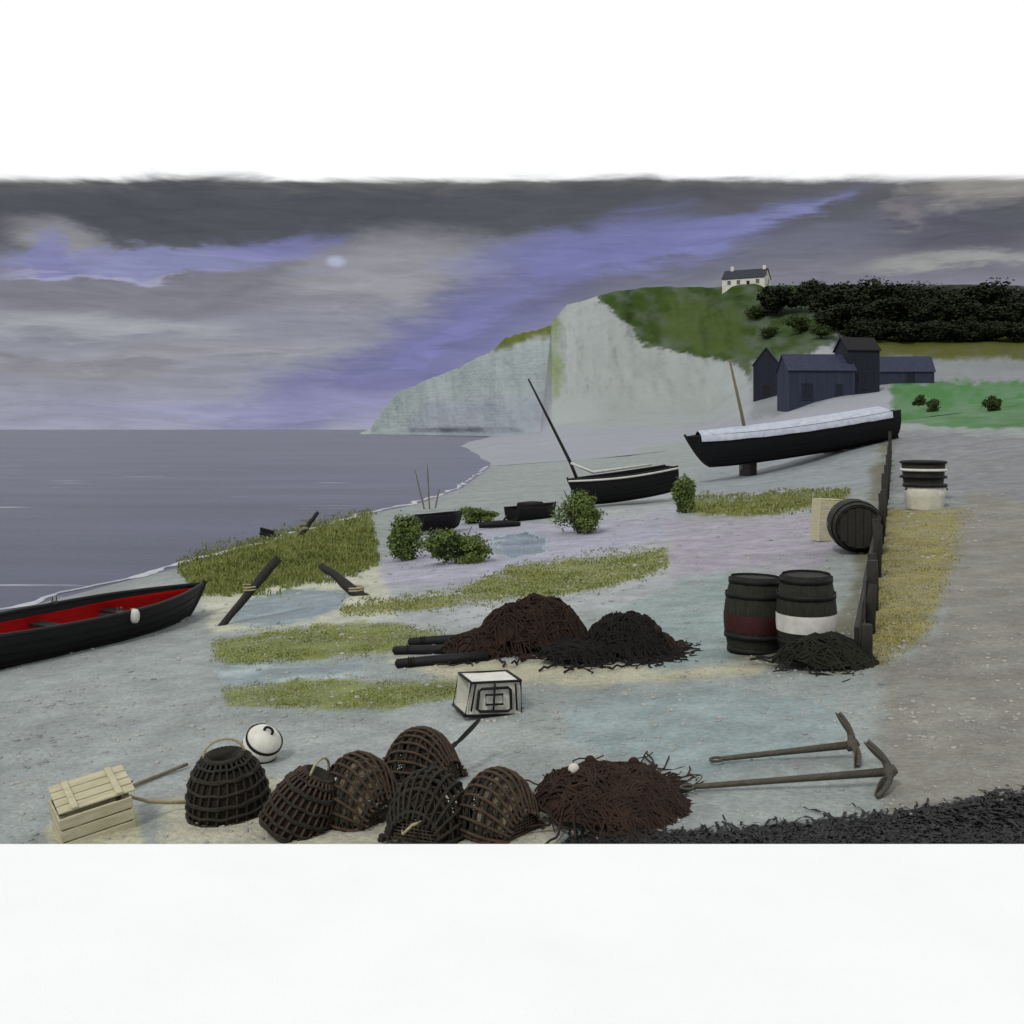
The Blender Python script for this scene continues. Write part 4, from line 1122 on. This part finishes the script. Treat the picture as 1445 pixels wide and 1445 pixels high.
# open crate at the lower left
p = P(116, 1186); 
t = thing('crate', 'pale wooden crate tilted on the sand at the lower left', 'crate', (p.x, p.y + .22, p.z - .03), (.10, -.16, math.radians(32)))
cw, cd, ch = .46, .34, .24
for s in (-1, 1):
    for q in range(3):
        MB().box((0, s * cd / 2, .045 + q * .082), (cw, .014, .072), bev=.003).build('slat', M['palewood'], t)
        MB().box((s * (cw / 2 - .01), 0, .045 + q * .082), (.014, cd - .016, .072), bev=.003).build('slat', M['palewood'], t)
for sx in (-1, 1):
    for sy in (-1, 1): MB().box((sx * (cw / 2 - .032), sy * (cd / 2 - .022), .13), (.028, .028, .25), bev=.003).build('corner_post', M['wood'], t)
mb = MB()
for q in range(4): mb.box((0, -cd / 2 + .045 + q * .083, .012), (cw - .04, .072, .012), bev=.003)
mb.build('bottom', M['palewood'], t)
mb = MB()
for q in range(4): mb.box((.02, -cd / 2 + .045 + q * .088, .285 + .012 * q), (cw + .02, .078, .012), (.14, 0, 0), bev=.003)
mb.box((-.12, 0, .315), (.04, cd, .014), (.14, 0, 0)); mb.box((.16, 0, .315), (.04, cd, .014), (.14, 0, 0))
mb.build('lid', M['palewood'], t)
MB().tube([(cw / 2, -.05, .2), (cw / 2 + .12, -.06, .12), (cw / 2 + .26, -.03, .05), (cw / 2 + .40, -.10, .03)], .012, 6).build('rope_tail', M['rope'], t, True)

# ------------------------------------------------------------------ anchors
def anchor(label, X0, Y0, X1, Y1, arm_up, arm_dn, group):
    a = P(X0, Y0 + 6) + Vector((0, 0, .035)); b = P(X1, Y1 + 6) + Vector((0, 0, .10)); v = b - a
    t = thing('anchor', label, 'anchor', a, (0, 0, 0), group)
    MB().tube([v * .0, v * .06, v * .5, v * 1.03], [.014, .018, .021, .028], 9).build('shank', M['iron'], t, True)
    d = v.normalized()
    MB().tube([v * -.03 + d * (.042 * math.cos(q)) + Vector((0, .042 * math.sin(q), 0.0)) for q in np.linspace(0, 2 * PI, 19)[:-1]], .010, 6, closed=True).build('ring', M['iron'], t, True)
    up = W(arm_up[0], arm_up[1], b.y + .10) - a; dn = W(arm_dn[0], arm_dn[1], b.y - .22); dn.z = max(dn.z, float(zb(dn.x, dn.y)) + .02); dn = dn - a
    c = v * 1.0 + d * .03
    for e in (up, dn):
        mid = (c + e) / 2 + d * .045
        pts = [c * (1 - u) ** 2 + mid * 2 * u * (1 - u) + e * u * u for u in np.linspace(0, 1, 10)]
        ar = MB().tube(pts, [.030 - .016 * u for u in np.linspace(0, 1, 10)], 9).build('arm', M['iron'], t, True)
        # spade shaped palm near the tip
        q = pts[-4]; ax_ = (pts[-1] - pts[-5]).normalized(); sd = ax_.cross(d).normalized(); nr = ax_.cross(sd)
        if nr.dot(d) > 0: nr = -nr
        vs = []
        for u, w_ in ((-.10, .015), (-.05, .045), (0.0, .055), (.05, .04), (.095, .004)):
            cc = q + ax_ * u + nr * .018
            vs += [cc + sd * w_, cc - sd * w_, cc - sd * w_ + nr * .008, cc + sd * w_ + nr * .008]
        fs = []
        for i in range(4):
            for j in range(4): fs.append((i * 4 + j, i * 4 + (j + 1) % 4, i * 4 + 4 + (j + 1) % 4, i * 4 + 4 + j))
        fs += [(3, 2, 1, 0), (16, 17, 18, 19)]
        MB().add(vs, fs).build('palm', M['iron'], ar)
    MB().lathe([(0, -.05), (.03, -.045), (.042, 0), (.03, .045), (0, .05)], 14, tuple(c), (.4, .9, .2)).build('crown', M['iron'], t, True)
    return t
anchor('nearer iron anchor with the longer shank lying on the wet sand', 978, 1112, 1248, 1106, (1224, 1046), (1238, 1146), 'two iron anchors')
anchor('farther iron anchor with shorter shank and tall upright fluke', 1016, 1072, 1196, 1066, (1184, 1006), (1210, 1104), 'two iron anchors')

# ------------------------------------------------------------------ ground cover
def poly_points(poly, n, seed):
    """random ground points whose sight line falls inside an outline (kept evenly spread on the picture)"""
    r = np.random.default_rng(seed); a = np.array(poly); lo, hi = a.min(0), a.max(0)
    X = r.uniform(lo[0], hi[0], n * 3); Y = r.uniform(lo[1], hi[1], n * 3)
    wob = (fbm(X / 18, Y / 6, seed, 4) - .5) * 16
    wob = wob * 1.3 + (fbm(X / 7, Y / 3, seed + 5, 2) - .5) * 10
    k = sd_poly(X, Y, poly) + wob < -r.exponential(7, len(X)) + 6
    X, Y = X[k][:n], Y[k][:n]
    d = np.full(len(X), 5.0)                    # solve for the beach distance
    dd = np.geomspace(5, 110, 900); best = np.full(len(X), np.nan)
    for q in dd[::1]:
        x = (X - CX) / F * q; z = CZ - (Y - HY) / F * q
        hit = np.isnan(best) & (z <= zb(x, q)); best[hit] = q
    ok = ~np.isnan(best); X, Y, best = X[ok], Y[ok], best[ok]
    best *= 1 + np.random.default_rng(seed + 1).uniform(-.006, .006, len(best))
    x = (X - CX) / F * best
    return x, best, zb(x, best)
def blades(name, polys, m, lab, hscale, wscale, seed, lean=.35):
    Vs = []; r = np.random.default_rng(seed)
    for i, (poly, n, hm) in enumerate(polys):
        x, y, z = poly_points(poly, n, seed + i)
        n = len(x); a = r.uniform(0, 2 * PI, n)
        cl = fbm(x * 2.3, y * 2.3, seed, 3); h = hm * hscale * (.35 + 1.3 * cl) * r.uniform(.6, 1.3, n); wd = wscale * (y / F) * r.uniform(.8, 1.6, n)
        dx, dy = np.cos(a), np.sin(a); lx, ly = r.normal(0, lean, n) * h, r.normal(0, lean, n) * h
        p = np.stack([x, y, z - .01], -1)
        s = np.stack([dx * wd, dy * wd, 0 * wd], -1)
        mid = p + np.stack([lx * .35, ly * .35, h * .6], -1); tip = p + np.stack([lx, ly, h], -1)
        Vs.append(np.stack([p - s, p + s, mid + s * .7, tip, mid - s * .7], 1).reshape(-1, 3))
    V = np.concatenate(Vs); n = len(V) // 5; i = np.arange(n)[:, None] * 5
    Fq = np.concatenate([i + np.array([[0, 1, 2, 4]])])
    Ft = np.concatenate([i + np.array([[4, 2, 3, 3]])])
    me = bpy.data.meshes.new(name)
    faces = np.concatenate([Fq, Ft])
    me.from_pydata(V.tolist(), [], [tuple(f[:3]) if f[2] == f[3] else tuple(f) for f in faces.tolist()]); me.update()
    me.materials.append(m); o = bpy.data.objects.new(name, me); C.objects.link(o)
    return tag(o, lab, 'grass', kind='stuff')
GR = [PATCH[k][0] for k in (2, 5, 7, 11)]
blades('grass', [(GR[0], 17000, .12), (GR[1], 8000, .02), (GR[2], 8000, .018), (GR[3], 9000, .035), (PATCH[14][0], 4000, .07)], M['grass'], 'short green grass and weed growing in bands on the beach', 1.0, .9, 400)
blades('dry_grass', [(PATCH[17][0], 6500, .022)], M['dry_grass'], 'dry yellow grass on the slope right of the groyne', 1.0, .8, 440)
# pebbles
def pebbles():
    bm = bmesh.new(); bmesh.ops.create_icosphere(bm, subdivisions=1, radius=1.0); bm.verts.index_update()
    bv = np.array([v.co[:] for v in bm.verts]); bf = np.array([[v.index for v in f.verts] for f in bm.faces]); bm.free()
    r = np.random.default_rng(77)
    x, y, z = poly_points([(0, 780), (560, 740), (1250, 700), (1460, 690), (1460, 1200), (0, 1200)], 11000, 500)
    keep = (fbm(x * 1.1, y * 1.1, 600, 4) + r.uniform(-.22, .22, len(x)) > .50) & (x - shore(y) > .6)
    x, y, z = x[keep], y[keep], z[keep]; n = len(x)
    s = (.006 + .016 * r.random(n) ** 3.2) * (y / 8.0) ** .75
    sc = np.stack([s * r.uniform(.8, 1.6, n), s * r.uniform(.8, 1.3, n), s * r.uniform(.35, .75, n)], -1)
    a = r.uniform(0, 6.28, n); c_, s_ = np.cos(a), np.sin(a)
    jit = 1 + r.normal(0, .10, (n, len(bv), 1))
    V = bv[None] * jit * sc[:, None, :]
    Xr = V[..., 0] * c_[:, None] - V[..., 1] * s_[:, None]; Yr = V[..., 0] * s_[:, None] + V[..., 1] * c_[:, None]
    V = np.stack([Xr + x[:, None], Yr + y[:, None], V[..., 2] + (z + s * .15)[:, None]], -1).reshape(-1, 3)
    Fc = (bf[None] + (np.arange(n) * len(bv))[:, None, None]).reshape(-1, 3)
    return tag(np_mesh('pebbles', V, Fc, M['stone'], True), 'pebbles scattered over the grey beach', 'pebbles', kind='stuff')
pebbles()
def scree():
    bm = bmesh.new(); bmesh.ops.create_icosphere(bm, subdivisions=1, radius=1.0); bm.verts.index_update()
    bv = np.array([v.co[:] for v in bm.verts]); bf = np.array([[v.index for v in f.verts] for f in bm.faces]); bm.free()
    r = np.random.default_rng(31); Vs = []; Fs = []; n0 = 0
    for i in range(520):
        X = r.uniform(785, 1045); p = hill(X, r.normal(596, 6), 200); s = r.uniform(.3, .9) + 1.6 * r.random() ** 6
        V = bv * (1 + r.normal(0, .16, (len(bv), 1))) * np.array([1.3, 1, .8]) * s + np.array(p)
        Vs.append(V); Fs.append(bf + n0); n0 += len(bv)
    V = np.concatenate(Vs)
    return tag(np_mesh('fallen_rocks', V, np.concatenate(Fs), M['stone'], False), 'fallen chalk rocks along the foot of the cliff', 'rocks', kind='stuff')
# black seaweed along the lower right
def seaweed():
    poly = [(790, 1188), (1010, 1182), (1150, 1170), (1280, 1152), (1370, 1136), (1460, 1118), (1460, 1215), (790, 1215)]
    x, y, z = poly_points(poly, 5200, 700); kk = y > edge + .06; x, y, z = x[kk], y[kk], z[kk]; r = random.Random(4); mb = MB()
    for i in range(len(x)):
        p = Vector((x[i], y[i], z[i] + .004)); th = r.gauss(.3, .7); w = r.uniform(.003, .010); st = r.uniform(.015, .04); vs = []
        k = r.randint(4, 7)
        for s in range(k):
            q = Vector((-math.sin(th), math.cos(th), r.uniform(-.5, .5))) * w
            vs += [p - q, p + q]
            th += r.gauss(0, .4); p = p + Vector((math.cos(th) * st, math.sin(th) * st, 0)); p.z = float(z[i]) + r.uniform(.003, .022)
        mb.add(vs, [(2 * s, 2 * s + 1, 2 * s + 3, 2 * s + 2) for s in range(k - 1)])
    return tag(mb.build('seaweed', M['weed'], None, True), 'black line of seaweed along the lower right of the beach', 'seaweed', kind='stuff')
seaweed()

# ------------------------------------------------------------------ sky and light
w = bpy.data.worlds.new('World'); bpy.context.scene.world = w; w.use_nodes = True
nt = w.node_tree; N = nt.nodes; L_ = nt.links
bg = N['Background']; bg.inputs['Strength'].default_value = 0.1
SUN_EL, SUN_AZ = math.radians(48), math.radians(-150)     # azimuth from +Y towards +X
sky = N.new('ShaderNodeTexSky'); sky.sky_type = 'NISHITA'; sky.sun_disc = False
sky.sun_elevation = SUN_EL; sky.sun_rotation = SUN_AZ
tc = N.new('ShaderNodeTexCoord'); sp = N.new('ShaderNodeSeparateXYZ'); L_.new(tc.outputs['Generated'], sp.inputs[0])
def mth(op, a, b=None, c=None):
    n = N.new('ShaderNodeMath'); n.operation = op
    for i, q in enumerate((a, b, c)):
        if q is None: continue
        if isinstance(q, (int, float)): n.inputs[i].default_value = q
        else: L_.new(q, n.inputs[i])
    return n.outputs[0]
az = mth('ARCTAN2', sp.outputs['X'], sp.outputs['Y']); el = mth('ARCSINE', sp.outputs['Z'])
cb = N.new('ShaderNodeCombineXYZ'); L_.new(az, cb.inputs[0]); L_.new(el, cb.inputs[1])
def noise(scale_az, scale_el, detail=6, rough=.6, dist=.4, rot=0.0):
    mp = N.new('ShaderNodeMapping'); mp.inputs['Scale'].default_value = (scale_az, scale_el, 1); mp.inputs['Rotation'].default_value = (0, 0, rot)
    L_.new(cb.outputs[0], mp.inputs['Vector'])
    n = N.new('ShaderNodeTexNoise'); n.inputs['Scale'].default_value = 1; n.inputs['Detail'].default_value = detail; n.inputs['Roughness'].default_value = rough; n.inputs['Distortion'].default_value = dist
    L_.new(mp.outputs[0], n.inputs['Vector']); return n
na = noise(7, 30, 7, .62, .6, -.12); nb = noise(16, 120, 7, .62, .8, -.16); nc = noise(5, 11, 6, .6, .5, -.2)
def sub5(n): return mth('SUBTRACT', n.outputs['Fac'], .5)
wx = mth('MULTIPLY', sub5(nc), .22); wy = mth('ADD', mth('MULTIPLY', sub5(na), .055), mth('MULTIPLY', sub5(nb), .014))
cw_ = N.new('ShaderNodeCombineXYZ'); L_.new(mth('ADD', az, wx), cw_.inputs[0]); L_.new(mth('ADD', el, wy), cw_.inputs[1])
elw = mth('ADD', mth('ARCTAN2', sp.outputs['Z'], mth('ABSOLUTE', sp.outputs['Y'])), mth('MULTIPLY', wy, .25))
def E(Y): return math.atan((HY - Y) / F)
def A(X): return math.atan((X - CX) / F)
EMAX = 0.32
ramp = N.new('ShaderNodeValToRGB'); L_.new(mth('DIVIDE', elw, EMAX), ramp.inputs['Fac'])
stops = [(606, (152, 153, 172)), (560, (144, 145, 161)), (500, (139, 140, 152)), (440, (133, 133, 147)), (395, (122, 121, 132)), (350, (104, 103, 112)), (310, (84, 84, 90)), (275, (86, 86, 88)), (258, (104, 103, 98))]
cr = ramp.color_ramp
els = [(E(Y) / EMAX, col(*c)) for Y, c in stops] + [(E(253) / EMAX, (.5, .5, .5, 1)), (E(248) / EMAX, (.95, .95, .95, 1)), (E(200) / EMAX, (1.04, 1.04, 1.04, 1))]
cr.elements[0].position = 0; cr.elements[0].color = els[0][1]
cr.elements[1].position = els[-1][0]; cr.elements[1].color = els[-1][1]
for pos, c in els[1:-1]:
    e = cr.elements.new(pos); e.color = c
cur = ramp.outputs['Color']
FEAT = [  # centre X, Y, radii in px, rotation in degrees (counterclockwise), colour, strength, softness
    (260, 318, 330, 44, 2, (72, 72, 78), .9, .5), (700, 300, 420, 36, 0, (76, 76, 80), .8, .5), (1150, 285, 300, 30, 8, (88, 86, 92), .7, .6),
    (80, 362, 70, 22, -12, (152, 151, 155), .7, .5), (560, 385, 160, 40, 6, (154, 153, 158), .75, .6),
    (215, 382, 210, 17, 4, (134, 136, 178), .85, .4), (70, 378, 34, 22, -45, (124, 124, 168), .85, .4), (400, 352, 95, 17, 6, (124, 124, 176), .7, .5),
    (960, 338, 200, 15, 12, (120, 122, 172), .75, .6), (200, 432, 190, 20, 3, (118, 117, 124), .7, .6), (150, 470, 130, 16, 1, (166, 167, 172), .7, .6), (330, 500, 170, 12, 3, (156, 155, 162), .5, .6), (140, 525, 130, 10, 0, (126, 124, 126), .5, .6),
    (560, 520, 210, 48, 22, (112, 112, 158), .9, .55), (720, 430, 210, 44, 27, (108, 108, 152), .85, .6), (850, 352, 190, 34, 6, (116, 118, 166), .85, .5),
    (640, 470, 120, 12, 24, (124, 124, 180), .5, .6), (900, 395, 160, 18, 14, (98, 97, 114), .6, .6), (440, 570, 240, 16, 2, (146, 146, 182), .6, .6),
    (1180, 345, 170, 22, 8, (108, 108, 126), .6, .6), (1370, 342, 90, 26, 2, (80, 78, 88), .8, .5), (1390, 285, 60, 26, 0, (152, 148, 142), .8, .5), (1300, 320, 34, 10, 0, (136, 128, 128), .6, .6),
    (1340, 388, 130, 12, 4, (156, 155, 152), .8, .5), (1100, 312, 80, 7, 14, (128, 130, 176), .6, .6), (474, 372, 12, 7, 0, (176, 182, 210), .75, .6), (120, 405, 90, 4, 2, (176, 176, 206), .5, .6),
]
for (X, Y, rx, ry, rot, c, st, soft) in FEAT:
    mp = N.new('ShaderNodeMapping'); mp.vector_type = 'TEXTURE'
    mp.inputs['Location'].default_value = (A(X), E(Y), 0); mp.inputs['Rotation'].default_value = (0, 0, math.radians(rot)); mp.inputs['Scale'].default_value = (rx / F, ry / F, 1)
    L_.new((cb if X == 474 else cw_).outputs[0], mp.inputs['Vector'])
    ln = N.new('ShaderNodeVectorMath'); ln.operation = 'LENGTH'; L_.new(mp.outputs[0], ln.inputs[0])
    mr = N.new('ShaderNodeMapRange'); mr.interpolation_type = 'SMOOTHSTEP'
    mr.inputs['From Min'].default_value = 1 + soft; mr.inputs['From Max'].default_value = 1 - soft; mr.inputs['To Min'].default_value = 0; mr.inputs['To Max'].default_value = st
    L_.new(ln.outputs['Value'], mr.inputs['Value'])
    mx = N.new('ShaderNodeMix'); mx.data_type = 'RGBA'; L_.new(mr.outputs[0], mx.inputs['Factor']); L_.new(cur, mx.inputs['A']); mx.inputs['B'].default_value = col(*c); cur = mx.outputs['Result']
# fine cloud streaks, and the unseen upper sky dimmed for stronger modelling
fac = mth('MULTIPLY_ADD', sub5(nb), .8, 1.0); fac2 = mth('MULTIPLY_ADD', sub5(na), .35, fac)
low = N.new('ShaderNodeMapRange'); low.inputs['From Min'].default_value = E(262); low.inputs['From Max'].default_value = E(235); low.inputs['To Min'].default_value = 1; low.inputs['To Max'].default_value = .12
L_.new(elw, low.inputs['Value'])
fac2 = mth('MULTIPLY_ADD', mth('SUBTRACT', fac2, 1.0), low.outputs[0], 1.03)
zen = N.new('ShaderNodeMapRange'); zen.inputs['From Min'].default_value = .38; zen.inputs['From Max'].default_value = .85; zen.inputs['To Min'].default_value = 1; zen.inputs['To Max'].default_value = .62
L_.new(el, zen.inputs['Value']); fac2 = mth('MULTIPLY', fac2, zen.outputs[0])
wm = N.new('ShaderNodeMapRange'); wm.inputs['From Min'].default_value = E(259); wm.inputs['From Max'].default_value = E(241); wm.interpolation_type = 'SMOOTHSTEP'; L_.new(elw, wm.inputs['Value'])
mx = N.new('ShaderNodeMix'); mx.data_type = 'RGBA'; L_.new(wm.outputs[0], mx.inputs['Factor']); L_.new(cur, mx.inputs['A']); mx.inputs['B'].default_value = (1.02, 1.02, 1.02, 1); cur = mx.outputs['Result']
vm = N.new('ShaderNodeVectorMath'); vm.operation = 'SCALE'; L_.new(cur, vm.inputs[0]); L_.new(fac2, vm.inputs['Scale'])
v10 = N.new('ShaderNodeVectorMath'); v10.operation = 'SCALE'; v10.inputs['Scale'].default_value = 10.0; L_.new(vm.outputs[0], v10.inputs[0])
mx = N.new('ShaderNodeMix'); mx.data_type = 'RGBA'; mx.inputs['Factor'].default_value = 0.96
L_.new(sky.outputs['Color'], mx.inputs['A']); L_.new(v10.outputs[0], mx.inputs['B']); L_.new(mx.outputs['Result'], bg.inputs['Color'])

sl = bpy.data.lights.new('sun', 'SUN'); sl.energy = 1.5; sl.angle = math.radians(10); sl.color = (1, .96, .9)
so = bpy.data.objects.new('sun', sl); C.objects.link(so)
dv = Vector((math.sin(SUN_AZ) * math.cos(SUN_EL), math.cos(SUN_AZ) * math.cos(SUN_EL), math.sin(SUN_EL)))
so.rotation_euler = (-dv).to_track_quat('-Z', 'Y').to_euler(); so.location = dv * 50

cam = bpy.data.cameras.new('camera'); cam.sensor_width = 36; cam.lens = 36 * F / 1445
cam.shift_y = -(0.5 - HY / 1445); cam.clip_start = .1; cam.clip_end = 40000
co = bpy.data.objects.new('camera', cam); C.objects.link(co); co.location = (0, 0, CZ); co.rotation_euler = (PI / 2, 0, 0)
bpy.context.scene.camera = co
vs_ = bpy.context.scene.view_settings; vs_.view_transform = 'Standard'; vs_.look = 'None'; vs_.exposure = 0; vs_.gamma = 1; vs_.use_curve_mapping = False
